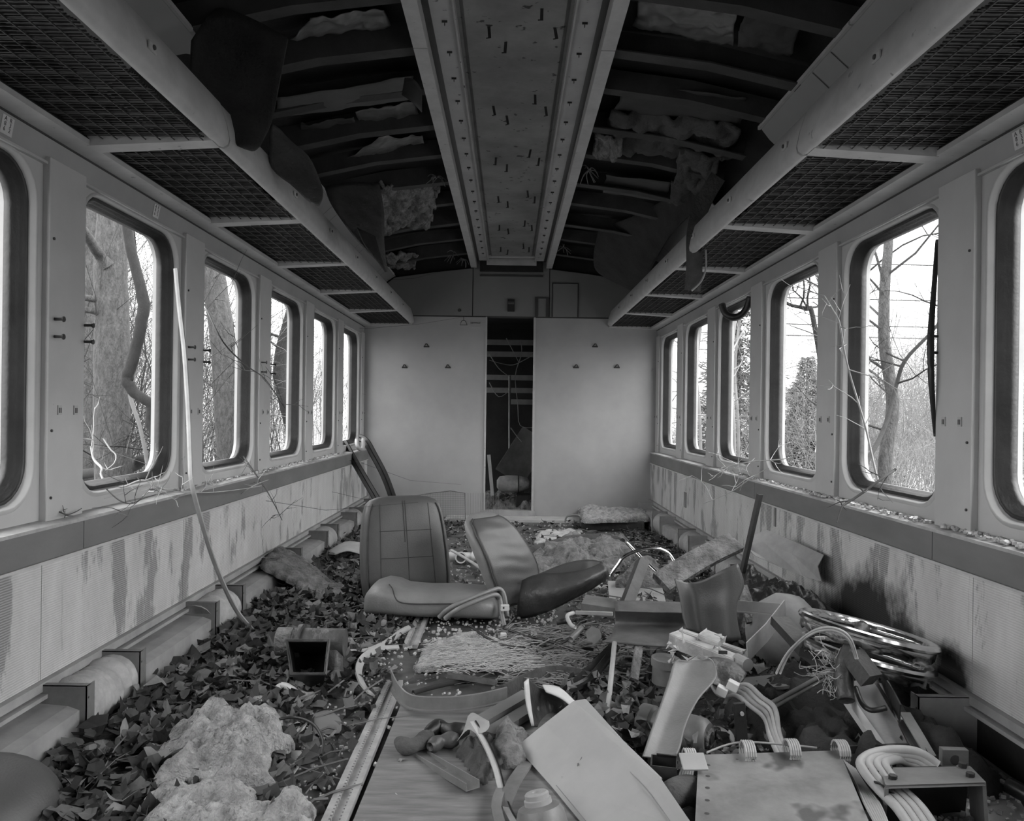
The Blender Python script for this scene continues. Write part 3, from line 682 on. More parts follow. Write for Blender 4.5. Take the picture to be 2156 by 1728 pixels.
def leaves(name, N, seed, label, s0=.016, s1=.048, zoff=.012):
    rg = random.Random(seed); mbs = MB(); mi = []; c = 0
    while c < N:
        y = 1.55 + 5.6 * rg.random() ** 1.35; x = rg.uniform(-1.36, 1.36)
        if rg.random() > density(x, y): continue
        b = len(mbs.f); leaf(mbs, (x, y, litter_z(x, y) + zoff + abs(rg.gauss(0, .012))), rg.uniform(s0, s1) * (.7 if x > -.5 else 1), rg, .42); mi += [rg.choice((0, 0, 0, 0, 1, 1, 1, 2))] * (len(mbs.f) - b); c += 1
    o = obj(name, mbs, M_leafs[0], label=label, cat='leaves', kind='stuff'); o.data.materials.append(M_leafs[1]); o.data.materials.append(M_leafs[2]); o.data.polygons.foreach_set('material_index', mi)
leaves('leaf_litter', 6500, 3, 'dense drift of curled dead leaves covering the floor, thickest along the left wall')
def crumbs(name, N, regions, seed, label, m=None, s0=.004, s1=.011, cat='debris'):
    rg = random.Random(seed); b = MB()
    for i in range(N):
        x0, x1, y0, y1, z = rg.choice(regions); x, y = rg.uniform(x0, x1), rg.uniform(y0, y1); s_ = rg.uniform(s0, s1)
        M = Matrix.Rotation(rg.uniform(0, 6), 3, 'Z') @ Matrix.Rotation(rg.uniform(-.6, .6), 3, 'X'); b.box((x, y, (litter_z(x, y) + .01 if z is None else z) + s_ * .4), (s_, s_ * rg.uniform(.6, 1.6), s_ * .8), M)
    obj(name, b, m or M_crumb, label=label, cat=cat, kind='stuff')
crumbs('broken_glass', 260, [(-.38, .1, 1.75, 3.0, None), (-.38, .25, 1.75, 2.3, None)], 5, 'scattered crumbs of broken window glass on the boards right of the floor rail')
crumbs('plaster_crumbs', 2600, [(-.85, .25, 3.2, 4.1, None), (-.9, 1.2, 4.2, 7.2, None), (-.9, .6, 3.0, 5.0, None)], 6, 'pale crumbled plaster and chips scattered across the middle and far floor', M_pale, .003, .012)
crumbs('plaster_crumbs', 500, [(-.85, -.46, 1.75, 3.2, None)], 61, 'fine pale grit left of the toothed floor rail', M_pale, .003, .009)
crumbs('broken_glass', 420, [(1.40, 1.445, 1.8, 2.5, .672), (1.395, 1.445, 2.6, 3.6, .67)], 8, 'heap of broken glass crumbs on the ledge under the nearest right window', s0=.004, s1=.012)
crumbs('broken_glass', 160, [(1.395, 1.445, 3.4, 5.2, .67)], 9, 'thin line of broken glass crumbs on the ledge under the middle right windows', s0=.004, s1=.011)
crumbs('broken_glass', 300, [(-1.445, -1.395, 3.3, 6.5, .672)], 10, 'broken glass and grit along the ledge under the far left windows', s0=.004, s1=.012)
rg = random.Random(44); tw = MB()
for i in range(520):
    y = 1.9 + 4.8 * rg.random() ** 1.3; x = rg.uniform(-1.1, 1.2)
    if rg.random() > density(x, y) + .35 or (y < 2.55 and x > -.42): continue
    a = rg.uniform(0, 3.14); L = rg.uniform(.05, .28); p = V(x, y, litter_z(x, y) + .02); d = V(math.cos(a), math.sin(a), rg.uniform(-.05, .15))
    tw.tube([p, p + d * L * .5 + V(0, 0, rg.uniform(0, .015)), p + d * L], rg.uniform(.0015, .004), 4)
obj('twig_litter', tw, mat('twig_litter', .13, .6, 2, .8), label='loose twigs and splinters strewn through the floor debris', cat='twigs', kind='stuff')
# clear boards of the aisle and the seat rails
b = MB().add([F(862, 1500), F(1350, 1500), F(1290, 1800), F(700, 1800)], [(0, 3, 2, 1)])
poly = [(-.375, 1.55), (.16, 1.55), (.30, 2.2), (.22, 2.62), (-.36, 2.64)]
bo = MB(); bo.add([(x, y, z) for z in (.012, .020) for x, y in poly], [tuple(range(5))[::-1], tuple(range(5, 10))] + [(i, (i + 1) % 5, 5 + (i + 1) % 5, 5 + i) for i in range(5)])
obj('floor_board', bo, M_wood, origin=(0, 2.1, .012), label='bare dusty floor board right of the toothed metal rail', cat='board')
def seat_rail(y0, y1, label):
    t = thing('seat_track', label, 'rail', (-.415, y0, .02), 'toothed seat rails in the floor'); b = MB()
    b.bb(-.446, -.384, y0, y1, .008, .016).bb(-.446, -.43, y0, y1, .016, .026).bb(-.400, -.384, y0, y1, .016, .026); y = y0
    obj('rail_base', b, M_rail, t); tt = MB()
    while y < y1 - .01:
        for a in (-.43, -.4045): tt.bb(a - .001 if a < -.42 else a, a + .0055, y, y + .0095, .017, .0255)
        y += .0165
    obj('rail_teeth', tt, M_rail, t)
seat_rail(1.6, 2.86, 'pale toothed metal seat rail running along the near floor')
seat_rail(3.30, 3.78, 'short far stretch of toothed seat rail in front of the upright seat')
# ---------------------------------------------------------------- heater brackets, ducts, covers along both walls
for sg in (-1, 1):
    s = lambda x: sg * x; sd = 'left' if sg < 0 else 'right'
    for n in range(-1, 6):
        ya, yb = 2.61 + (n - 1) * P, 2.28 + n * P
        if n == 5: yb = 7.3
        zc = .03 if (sg > 0 and n < 2) else .125
        pos = ['nearest', 'second', 'third', 'fourth', 'fifth', 'sixth', 'farthest'][n + 1]
        if not (sg > 0 and n in (1,)) and yb < 7.5:
            t = thing('heater_cover', '%s pale sheet metal heater cover along the foot of the %s wall' % (pos, sd), 'heater cover', (s(1.3), ya, 0), 'heater covers along the %s wall' % sd); b = MB()
            pr = [(1.265, .0), (1.265, zc), (1.30, zc + .012), (1.40, zc + .02), (1.40, zc + .012), (1.302, zc + .004), (1.273, zc - .008), (1.273, 0)]
            if sg > 0 and n < 2: pr = [(1.10, .006), (1.10, zc), (1.13, zc + .004), (1.40, zc + .006), (1.40, zc), (1.11, .02), (1.11, .006)]
            b.loops([[V(s(x), y, z) for x, z in pr] for y in (ya, yb)]); k = len(pr); b.f += [tuple(range(k)), tuple(range(k, 2 * k))[::-1]]
            obj('cover', b, M_duct, t)
        for y in (ya, yb):
            if y > 7.4 or y < 1.5: continue
            w2 = 'near end' if y == ya else 'far end'
            x0 = 1.245 if not (sg > 0 and n < 2) else 1.225
            b = MB().bb(s(x0), s(1.40), y, y + .004, 0, .198).bb(s(x0), s(x0 + .003), y, y + .045, 0, .198).bb(s(x0), s(1.40), y, y + .02, .195, .199)
            q = obj('heater_bracket', b, M_steel if sg < 0 else M_duct, origin=(s(1.3), y, 0), label='upright sheet bracket at the %s of the %s heater cover along the %s wall' % (w2, pos, sd), cat='bracket', group='heater brackets along the %s wall' % sd)
            obj('screw_hole', MB().lathe([(.004, 0), (0, .001)], (s(x0 - .0005), y + .011, .16), (-sg, 0, 0), 8), M_ink, q)
        if n < 5 and not (sg > 0 and n in (0, 1)):
            b = MB(); pts = []; y = yb + .008
            while y < yb + .322: pts.append(V(s(1.335), y, .10 + .004 * math.sin(y * 40))); y += .008
            scs = [1 + .05 * math.sin(i * 1.2 + math.sin(i * .3)) for i in range(len(pts))]
            b.sweep(pts, [(.086 * math.cos(6.2832 * k / 20), .086 * math.sin(6.2832 * k / 20)) for k in range(20)], (0, 0, 1), scl=scs)
            obj('flexible_duct', b, M_cloth if n < 2 else M_duct, smooth=True, origin=(s(1.32), yb, .085), label='%s length of ribbed flexible duct between heater covers at the %s wall' % (['first', 'second', 'third', 'fourth', 'fifth', 'sixth'][n + 1], sd), cat='duct', group='flexible ducts along the %s wall' % sd)
# dark loose board under the left wall and the hollow behind it
sheet('loose_board', [T((478, 1228, 4.1), (540, 1200, 4.3), (596, 1150, 4.5)), T((520, 1262, 4.0), (565, 1235, 4.2), (592, 1195, 4.4))], M_rib, th=.006, sub=0, label='dark loose panel leaning out below the left wall lining', cat='panel')
# ---------------------------------------------------------------- the two seats
def upright_seat():
    c0 = W(858, 1268, 4.12); c0.z = .03; t = thing('bucket_seat', 'upright grey vinyl bucket seat with a stitched back and its cushion lying before it', 'seat', (c0.x, c0.y, 0), None)
    yaw = R(22); U = V(math.cos(yaw), math.sin(yaw), 0); N_ = V(math.sin(yaw), -math.cos(yaw), 0); S = []
    H = .535
    prof_ = [(0, .225, .045, 0), (.03, .238, .062, 0), (.12, .245, .07, -.004), (.25, .242, .072, -.01), (.36, .232, .07, -.012), (.44, .22, .064, -.010), (.49, .205, .056, -.006), (.515, .18, .045, 0), (.53, .14, .03, .004), (.537, .08, .012, .006)]
    for h, hu, hv, o in prof_: S.append((c0 + V(0, 0, h) + N_ * o - N_ * .10 * (h / H) + U * (-.02 * h), U, N_, hu, hv))
    obj('backrest', loft(MB(), S, 3.6, 40), M_vinyl, t, smooth=True)
    fr_pt = lambda h, uu: (lambda i: None)
    def front(h, uu):
        hs = [q[0] for q in prof_]; hu = np.interp(h, hs, [q[1] for q in prof_]); hv = np.interp(h, hs, [q[2] for q in prof_]); o = np.interp(h, hs, [q[3] for q in prof_])
        e = 3.6; a = min(abs(uu) / hu, 1); return c0 + V(0, 0, h) + N_ * (o - .10 * h / H) + U * (-.02 * h) + U * uu + N_ * (hv * max(0, 1 - a ** e) ** (1 / e) + .0015)
    sm = MB()
    for uu in (-.155, .145): sm.tube([front(h, uu * (1 - .12 * h / H)) for h in np.linspace(.05, .50, 20)], .0014, 5)
    for uu in (-.012, .0): sm.tube([front(h, uu) for h in np.linspace(.30 if uu < 0 else .06, .515, 16)], .002, 5)
    for h in (.22, .36): sm.tube([front(h, uu) for uu in np.linspace(-.15, .14, 12)], .0015, 5)
    obj('seam', sm, M_seam, t)
    pp = MB()
    for sgn in (-1, 1):
        pp.tube([front(h, sgn * np.interp(h, [q[0] for q in prof_], [q[1] for q in prof_]) * .90) + N_ * .004 for h in np.linspace(.01, .50, 22)], .004, 6)
    obj('piping', pp, M_seam, t)
    # cushion
    cc = W(880, 1290, 3.86); X0 = -.70; U2 = V(math.cos(R(-4)), math.sin(R(-4)), 0); N2 = V(U2.y, -U2.x, 0) * 1; S = []
    for x, hv, hz in ((0, .08, .03), (.012, .12, .052), (.04, .155, .070), (.09, .17, .078), (.14, .175, .075), (.19, .178, .064), (.30, .18, .060), (.45, .18, .062), (.58, .175, .06), (.64, .16, .05), (.665, .12, .03)):
        S.append((V(X0, 3.86, .03 + hz) + U2 * x, N2, V(0, 0, 1), hv, hz))
    obj('cushion', loft(MB(), S, 3.4, 36), M_vinylside, t, smooth=True)
    obj('cushion_piping', MB().tube([V(X0, 3.86, 0) + U2 * a + N2 * b + V(0, 0, z) for a, b, z in ((.13, .10, .182), (.155, .14, .17), (.175, .168, .135), (.20, .180, .118), (.26, .185, .112), (.36, .186, .115), (.5, .185, .120))], .003, 6, res=4), M_seam, t)
upright_seat()
def reclined_seat():
    A = W(1092, 1272, 3.95); Bt = W(1008, 1078, 3.95); t = thing('tipped_chair', 'grey vinyl bucket seat seen from its side with a folded hollow cushion', 'seat', (A.x, A.y, 0))
    N_ = V(.80, -.60, 0); D = V(.60, .80, 0); S = []; hs = [0, .06, .16, .3, .42, .49, .52, .535]
    for h in hs:
        k = h / .535; c = A.lerp(Bt, k) + N_ * (.05 * math.sin(k * 3.0)) ; c.z += 0
        hd = np.interp(k, [0, .1, .4, .8, .93, 1], [.14, .19, .215, .19, .15, .07]); hn = np.interp(k, [0, .15, .5, .85, .95, 1], [.025, .045, .06, .052, .035, .012])
        ax = V(0, 0, 1).cross(D); S.append((c, D, V(.80, -.60, -.1), hd, hn))
    bm = loft(MB(), S, 3, 36); o = obj('backrest', bm, M_vinylside, t, smooth=True, mods=[('sub', 1)])
    fm_ = []   # wrinkled darker facing
    for i in range(40):
        k = .06 + .90 * i / 39; c = A.lerp(Bt, k) + N_ * (.05 * math.sin(k * 3.0)); hd = np.interp(k, [0, .1, .4, .8, .93, 1], [.14, .19, .215, .19, .15, .07]); hn = np.interp(k, [0, .15, .5, .85, .95, 1], [.025, .045, .06, .052, .035, .012])
        fm_.append([c + D * (hd * .9 * v) + V(.80, -.60, -.1) * (hn * max(0, 1 - abs(v * .9) ** 3) ** (1 / 3) + .003 + .003 * math.sin(k * 46 + 1.5 * math.sin(v * 3)) * (1 - abs(v))) for v in np.linspace(-1, .95, 9)])
    sheet('wrinkled_facing', fm_, M_vinyl, t, .002, 1)
    obj('piping', MB().tube([r_[0] for r_ in fm_], .004, 6).tube([r_[-1] for r_ in fm_], .004, 6), M_seam, t)
    # hollow cushion: a torn trough of vinyl rising to the right
    near = [((1100, 1222, 3.86), (1092, 1262, 3.80), (1088, 1302, 3.84)), ((1122, 1212, 3.84), (1122, 1255, 3.74), (1120, 1298, 3.80)), ((1150, 1207, 3.82), (1152, 1250, 3.71), (1160, 1284, 3.78)), ((1190, 1206, 3.80), (1195, 1238, 3.70), (1200, 1264, 3.78)), ((1235, 1198, 3.80), (1240, 1220, 3.72), (1245, 1240, 3.80)), ((1268, 1184, 3.84), (1280, 1200, 3.78), (1280, 1216, 3.84))]
    sheet('cushion_skirt', [T(*q) for q in near], M_vinyldk, t, .006, 2)
    far_ = [((1112, 1218, 4.08), (1115, 1232, 4.02)), ((1150, 1202, 4.12), (1155, 1225, 4.02)), ((1190, 1186, 4.14), (1195, 1215, 4.04)), ((1235, 1178, 4.12), (1240, 1205, 4.0)), ((1268, 1182, 3.90), (1262, 1200, 3.88))]
    sheet('far_wall', [T(*q) for q in far_], M_vinyl, t, .005, 2)
    sheet('inner_lining', [T((1160, 1222, 4.0), (1160, 1212, 3.82)), T((1215, 1208, 4.0), (1222, 1203, 3.82)), T((1255, 1190, 3.92), (1262, 1188, 3.84))], M_surround, t, .003, 1)
reclined_seat()
# ---------------------------------------------------------------- wreckage, far to near
def box_at(name, c, d, rot, m, label, cat, group=None, bev=.002):
    return obj(name, MB().box(c, d, rot), m, origin=c, label=label, cat=cat, group=group, mods=[('bev', bev)] if bev else None)
RZ = lambda a: Matrix.Rotation(R(a), 3, 'Z')
def ROT(z=0, x=0, y=0): return Matrix.Rotation(R(z), 3, 'Z') @ Matrix.Rotation(R(x), 3, 'X') @ Matrix.Rotation(R(y), 3, 'Y')
def tubeobj(name, pts, r, m, label, cat, n=8, res=5, group=None, parent=None, scl=None, up=(0, 0, 1)):
    return obj(name, MB().tube(pts, r, n, res=res, scl=scl, up=up), m, parent, smooth=True, origin=pts[0], label=label, cat=cat, group=group)
def strip(name, pts, w_, th, m, label, cat, up=(0, 0, 1), res=6, parent=None, group=None, prof=None):
    pr = prof or [(-w_ / 2, -th / 2), (w_ / 2, -th / 2), (w_ / 2, th / 2), (-w_ / 2, th / 2)]
    return obj(name, MB().sweep(spl(pts, res) if res else pts, pr, up), m, parent, origin=pts[0], label=label, cat=cat, group=group)
CH = lambda w_, h_, t: [(-w_ / 2, 0), (w_ / 2, 0), (w_ / 2, h_), (w_ / 2 - t, h_), (w_ / 2 - t, t), (-w_ / 2 + t, t), (-w_ / 2 + t, h_), (-w_ / 2, h_)]
# beyond the doorway
for i, (y, x1, g_) in enumerate(((720, 1122, 0), (745, 1122, 1), (794, 1122, 0), (821, 1122, 1), (845, 1122, 0))):
    a, b = W(1015, y, 9.0), W(1135, y, 9.0); a.x, b.x = -.75 if i < 4 else 0, .75
    obj('shelf_slat', MB().bb(a.x, b.x, 8.98, 9.02, a.z - .03, a.z + .03), M_duct, origin=(0, 9, a.z), label=['topmost', 'second', 'third', 'fourth', 'lowest and shortest'][i] + ' pale horizontal slat in the dark room beyond the doorway', cat='slat', group='slats beyond the doorway')
tubeobj('upright_post', [W(1073, 790, 8.9), W(1073, 985, 8.9)], .014, M_duct, 'thin upright post in the dark room beyond the doorway', 'post', res=0)
c = W(1100, 960, 8.3); box_at('leaning_board', c, (.34, .02, .55), Matrix.Rotation(R(32), 3, 'Y'), M_steel, 'grey board leaning at a slant beyond the right side of the doorway', 'board')
S = [];
for k, r_ in ((0, .05), (.06, .10), (.25, .12), (.5, .115), (.72, .09), (.8, .03)): p = W(1046, 1018, 8.0) + V(.36 * k / .8, 0, 0); S.append((p, V(0, 1, 0), V(0, 0, 1), r_, r_ * .75))
tk = obj('wrapped_tank', loft(MB(), S, 2.2), M_cloth, smooth=True, origin=S[0][0], label='white cloth-wrapped tank lying on debris beyond the doorway', cat='tank')
obj('band', MB().sweep([V(S[3][0].x, S[3][0].y + .12 * math.cos(a), S[3][0].z + .09 * math.sin(a)) for a in np.linspace(0, 6.28, 20)], [(-.006, -.003), (.006, -.003), (.006, .003), (-.006, .003)]), M_ink, tk)
pp = W(1033, 1000, 7.9); box_at('white_post', pp, (.035, .03, .42), Matrix.Rotation(R(-6), 3, 'Y'), M_pvc, 'short white post standing just inside the left of the doorway', 'post')
c = W(1103, 1062, 7.85); box_at('dark_crate', c, (.17, .2, .22), None, M_black, 'dark crate on the floor just beyond the doorway', 'crate', bev=.01)
bm = MB(); rg2 = random.Random(9)
for q in ([(1125, 745), (1105, 757), (1080, 768), (1055, 765), (1030, 758)], [(1066, 712), (1078, 735), (1092, 762)], [(1096, 715), (1098, 745), (1085, 790), (1090, 850), (1095, 895), (1125, 900)], [(1030, 745), (1050, 775), (1075, 795)], [(1030, 805), (1050, 835), (1075, 820)], [(1075, 900), (1090, 920), (1098, 930)]):
    bm = MB().tube(T(*[(a, b, 8.2) for a, b in q]), .006, 5, res=4, scl=[1, .5])
    obj('bare_twig', bm, M_hose, origin=W(q[0][0], q[0][1], 8.2), label='pale bare twig with its end near %s of the doorway opening' % {1125: 'the upper right', 1066: 'the top centre', 1096: 'the top right', 1030: 'the left edge' if q[0][1] < 780 else 'the middle left edge', 1075: 'the lower centre'}[q[0][0]], cat='twig', group='twigs beyond the doorway')
pad('doorway_rubble', [(-.6, YE + .1), (.6, YE + .1), (.6, 8.9), (-.6, 8.9)], .10, M_ins2, amp=.8, fq=9, res=.03, label='low heap of rubble on the floor beyond the doorway', cat='rubble', kind='stuff')
# against the end wall
def leaning(pts, label, w_=.075):
    q = strip('window_gasket_strip', pts, w_, .02, M_rubber, label, 'rubber strip', up=(.3, 1, .3), res=8, prof=[(-w_ / 2, 0), (-w_ / 4, -.012), (0, 0), (w_ / 4, -.012), (w_ / 2, 0), (w_ / 2, .012), (-w_ / 2, .012)])
    return q
leaning(T((724, 932, 6.9), (742, 965, 6.8), (768, 1010, 6.7), (796, 1058, 6.6), (806, 1082, 6.55)), 'left of two black rubber strips leaning against the left wall by the end wall')
leaning(T((757, 922, 7.1), (770, 930, 7.05), (786, 958, 7.0), (808, 1000, 6.95), (826, 1048, 6.9), (832, 1075, 6.9)), 'right of two black rubber strips, curving down against the end wall')
tubeobj('bent_trim', T((751, 925, 6.95), (752, 938, 6.9), (757, 945, 6.9), (764, 943, 6.95), (765, 922, 7.0)), .018, M_alu, 'short bright bent trim hooked over the far end of the left ledge', 'trim piece')
g = MB(); ol = [(830, 1052), (870, 1044), (905, 1038), (948, 1033), (979, 1038)]; yy = 7.2
for i in range(64):
    px = 830 + i * 150 / 43; top = float(np.interp(px, [q[0] for q in ol], [q[1] for q in ol])); g.beam(W(px, top, yy), W(px, 1093, yy), .0025, .0025, (0, 1, 0))
for j in range(15):
    y_ = 1091 - j * 3.8; x0 = 830 if y_ > 1052 else float(np.interp(-y_, [-1052, -1033], [830, 948])); g.beam(W(x0, y_, yy), W(980, y_, yy), .0025, .0025, (0, 1, 0))
g.tube([W(a, b, yy) for a, b in ol] + [W(980, 1093, yy)], .005, 5)
obj('wire_mesh_guard', g, M_steel, origin=W(905, 1090, yy), label='fine wire mesh guard propped against the end wall left of the doorway', cat='mesh guard')
pad('cloth_quilt', FP((1225, 1122), (1370, 1118), (1362, 1096), (1215, 1092)), .045, M_ins, z0=.085, amp=.7, fq=8, res=.02, label='pale frayed fibre quilt heaped at the foot of the end wall right of the doorway', cat='insulation')
c = F(1290, 1116); box_at('foam_block', c + V(0, .1, .045), (.56, .26, .09), RZ(-2), M_felt2, 'dark foam block under the pale quilt at the end wall', 'foam block', bev=.01)
tubeobj('metal_hoop', T((1190, 1100, 6.9), (1192, 1090, 6.9), (1200, 1085, 6.9), (1218, 1085, 6.9), (1222, 1092, 6.9)), .008, M_steel, 'small bent metal hoop on the floor at the end wall', 'hoop')
# middle floor
pad('insulation_roll', FP((1060, 1222), (1108, 1192), (1172, 1160), (1260, 1150), (1335, 1160), (1345, 1190), (1290, 1222), (1180, 1228)), .12, M_ins2, amp=.75, fq=6, res=.022, edge=.16, label='large matted heap of dirty insulation in the middle of the far floor', cat='insulation')
for i, (q, r_) in enumerate((([(1100, 1150), (1150, 1142), (1200, 1128), (1270, 1122), (1310, 1128)], .055), ([(1118, 1188), (1160, 1168), (1190, 1152), (1225, 1148)], .045), ([(1135, 1205), (1180, 1195), (1220, 1178), (1262, 1172)], .06))):
    pts = [F(a, b + 12, .06 + .05 * (i == 0)) for a, b in q]; b = MB(); sp = spl(pts, 10)
    b.sweep(sp, [(r_ * math.cos(6.2832 * k / 16) * (1 + .12 * math.sin(k * 3)), r_ * .8 * math.sin(6.2832 * k / 16)) for k in range(16)], scl=[max(.25, math.sin(math.pi * min(max(j / (len(sp) - 1), .06), .94)) ** .35) * (1 + .25 * nz((j, i, 0), .4)) for j in range(len(sp))])
    obj('insulation_roll', b, M_ins2 if i else M_felt2, smooth=True, origin=pts[0], label=['long pale rolled insulation batt at the back of the far floor heap', 'small rolled insulation piece on the left of the far floor heap', 'thick rolled insulation piece in front of the far floor heap'][i], cat='insulation', mods=[('sub', 1)])
pad('paper_scraps', FP((1120, 1145), (1210, 1140), (1230, 1118), (1130, 1120)), .02, M_pale, amp=1.2, fq=15, res=.02, label='pale crumpled scraps behind the tipped chair', cat='scraps', kind='stuff')
c = F(1240, 1238); box_at('white_board', c + V(-.08, .12, .012), (.42, .40, .012), RZ(12), M_sheet, 'pale board lying on the floor behind the hollow chair cushion', 'board')
c = F(1345, 1275); box_at('white_board', c + V(0, .1, .05), (.30, .3, .012), ROT(-6, 8), M_sheet, 'pale board lying behind the bent metal tray', 'board')
pad('dead_moss', FP((1290, 1262), (1400, 1262), (1392, 1225), (1330, 1222)), .1, M_ins2, amp=.4, fq=7, res=.02, z0=.06, edge=.1, label='grey rounded insulation lump behind the bent metal tray', cat='insulation')
# white plastic pipe tee
p = F(972, 1172, .045); t = thing('pipe_tee', 'white plastic pipe tee lying between the two seats', 'pipe', p)
b = MB().tube([p + V(-.10, .02, 0), p + V(.16, .0, 0)], .030, 16); b.lathe([(.037, -.02), (.037, .02)], p + V(-.06, .013, 0), (1, -.06, 0)); b.lathe([(.037, -.02), (.037, .02)], p + V(.09, 0, 0), (1, -.06, 0))
obj('pipe', b, M_pvc, t, smooth=True, angle=40); obj('branch_socket', MB().lathe([(.032, .02), (.032, -.06), (.038, -.06), (.038, -.09), (.030, -.09), (.028, -.03), (0, -.03)], p, (0, 1, -.12), 24), M_pvc, t, smooth=True, angle=40)
obj('dark_bore', MB().lathe([(.0285, -.078), (0, -.077)], p, (0, 1, -.12), 24), M_ink, t)
tubeobj('bent_pipe', T((950, 1158, 5.2), (975, 1172, 5.0), (1010, 1195, 4.7), (1030, 1212, 4.5)), .010, M_hose, 'thin bent pipe lying from the white pipe tee towards the tipped chair', 'pipe')
for i, (q, l_) in enumerate((([(925, 1299, 3.62), (950, 1278, 3.6), (1000, 1256, 3.66), (1035, 1243, 3.72), (1052, 1240, 3.75), (1062, 1256, 3.74), (1068, 1300, 3.66)], 'upper of two rubber hoses arching over the seat cushion'), ([(937, 1302, 3.58), (965, 1282, 3.56), (1010, 1262, 3.6), (1042, 1252, 3.66), (1053, 1262, 3.68), (1056, 1290, 3.64), (1062, 1318, 3.6)], 'lower of two rubber hoses arching over the seat cushion'))):
    o = tubeobj('rubber_hose', T(*q), .0115, M_steel, l_, 'hose', group='hoses over the seat cushion')
c = W(1063, 1279, 3.62); t = obj('hose_clip', MB().box(c, (.04, .02, .028), RZ(8)), M_pvc, origin=c, label='small white clip with a dark square on the two hoses', cat='clip', mods=[('bev', .002)]); obj('dark_square', MB().box(c + V(-.007, -.0105, .002), (.010, .002, .010)), M_ink, t)
for i, (a, b_) in enumerate(((1060, 1338), (1124, 1340))):
    c = W(a, b_, 3.42); obj('hose_clip', MB().box(c, (.026, .02, .024 + .02 * i), RZ(10)), M_pvc, origin=c, label=['small white clip lying in front of the tipped chair', 'tall white clip lying right of the other loose clip'][i], cat='clip', mods=[('bev', .002)])
pad('straw_mat', FP((872, 1425), (880, 1385), (930, 1350), (1010, 1342), (1060, 1362), (1105, 1395), (1040, 1418), (960, 1412)), .028, M_ins, amp=.9, fq=12, res=.012, edge=.07, z0=.01, label='pale flattened fibrous mat on the floor in front of the seats', cat='insulation')
sb = MB(); rg3 = random.Random(5)
for i in range(420):
    a = F(rg3.uniform(885, 1100), rg3.uniform(1350, 1415), .045); an = rg3.uniform(-.7, .7); L = rg3.uniform(.04, .12); d = V(math.cos(an), math.sin(an) * .8, rg3.uniform(-.15, .2)); sb.tube([a, a + d * L * .5 + V(0, 0, .008), a + d * L], .0013, 3)
obj('loose_fibres', sb, M_hose, label='tangled pale fibres over the flattened mat in front of the seats', cat='fibres', kind='stuff')
fb = MB()
for i in range(700):
    a = F(rg3.uniform(1040, 1300), rg3.uniform(1320, 1440), .03); an = rg3.uniform(-1.2, 1.2); L = rg3.uniform(.05, .22); d = V(math.cos(an), math.sin(an) * .7, rg3.uniform(-.1, .2)); fb.tube([a, a + d * L * .5 + V(0, 0, rg3.uniform(0, .02)), a + d * L], rg3.uniform(.0012, .003), 3)
obj('twig_tangle', fb, M_vinylside, label='tangle of twigs and fibres right of the flattened mat', cat='twigs', kind='stuff')
pad('foam_wedge', FP((545, 1262), (556, 1240), (588, 1222), (650, 1228), (745, 1258), (730, 1275), (640, 1275)), .05, M_ins2, amp=.5, fq=14, res=.014, edge=.08, zf=lambda x, y: litter_z(x, y) + max(0, -1.0 - x) * .35, label='ragged wedge of grey foam among leaves near the left wall, left of the upright seat', cat='foam')
sheet('crumpled_flap', [T((690, 1160, 5.2), (728, 1140, 5.3), (758, 1142, 5.3)), T((706, 1168, 5.0), (730, 1160, 5.0), (758, 1166, 5.0))], M_duct, th=.004, label='small grey flap of sheet on the leaves left of the upright seat', cat='sheet')
# long strips on the near floor
DS = [(-.016, 0), (-.012, .012), (-.004, .006), (.004, .006), (.012, .012), (.016, 0)]
q = [F(a, b, .035) for a, b in ((1240, 1425), (1190, 1408), (1130, 1415), (1080, 1418), (1020, 1402), (965, 1402), (938, 1408), (940, 1422), (985, 1430), (1045, 1440))]
strip('rubber_seal', q, .03, .012, M_rubdust, 'dark folded rubber seal looping on the floor in front of the pale mat', 'rubber seal', res=8, prof=DS)
q = [W(815, 1412, 2.98), W(822, 1435, 2.95)] + [F(a, b, .04) for a, b in ((838, 1468), (868, 1492), (940, 1496), (1010, 1488), (1068, 1474))]
strip('metal_trim', q, .012, .045, M_steel, 'long curved metal trim with studs, its end turned up over the floor rail', 'trim piece', res=8, prof=[(-.004, 0), (.012, 0), (.012, .004), (0, .004), (0, .044), (-.004, .046)])
q = [F(a, b, .045) for a, b in ((1060, 1458), (1100, 1436), (1150, 1418), (1200, 1418), (1245, 1430))]
strip('dark_strap', q, .012, .05, M_rubdust, 'dark leaf-shaped strap lying right of the rubber seal', 'strap', up=(0, .3, 1), res=8)
for i, q in enumerate((((1182, 1466, 2.75), (1235, 1420, 2.85), (1296, 1358, 3.05)), ((1196, 1455, 2.72), (1240, 1432, 2.78), (1280, 1385, 2.95)))):
    strip('rubber_strip', T(*q), .04 - .015 * i, .012, M_rubber, ['longer dark rubber strip rising to the corner of the bent tray', 'shorter dark rubber strip beside the longer one below the tray'][i], 'rubber strip', up=(.5, 0, 1), res=5, prof=DS if i else None)
q = [F(a, b, .03) for a, b in ((735, 1374), (775, 1370), (815, 1352), (842, 1332), (860, 1322))]
tubeobj('pale_tube', q, .014, M_hose, 'pale flattened tube curving on the floor behind the floor rail', 'tube')
q = [F(a, b, .03) for a, b in ((840, 1362), (800, 1366), (768, 1382), (755, 1408), (762, 1438), (782, 1462))]
strip('pale_trim', q, .03, .006, M_alu, 'pale hooked strip of trim curving beside the dark duct box', 'trim piece', res=8, up=(.7, 0, 1))
q = [F(a, b, .02) for a, b in ((870, 1458), (940, 1440), (1010, 1432), (1060, 1430))]; tubeobj('wooden_stick', q, .009, M_twig, 'short dark stick between the seal and the long trim', 'stick', res=3)
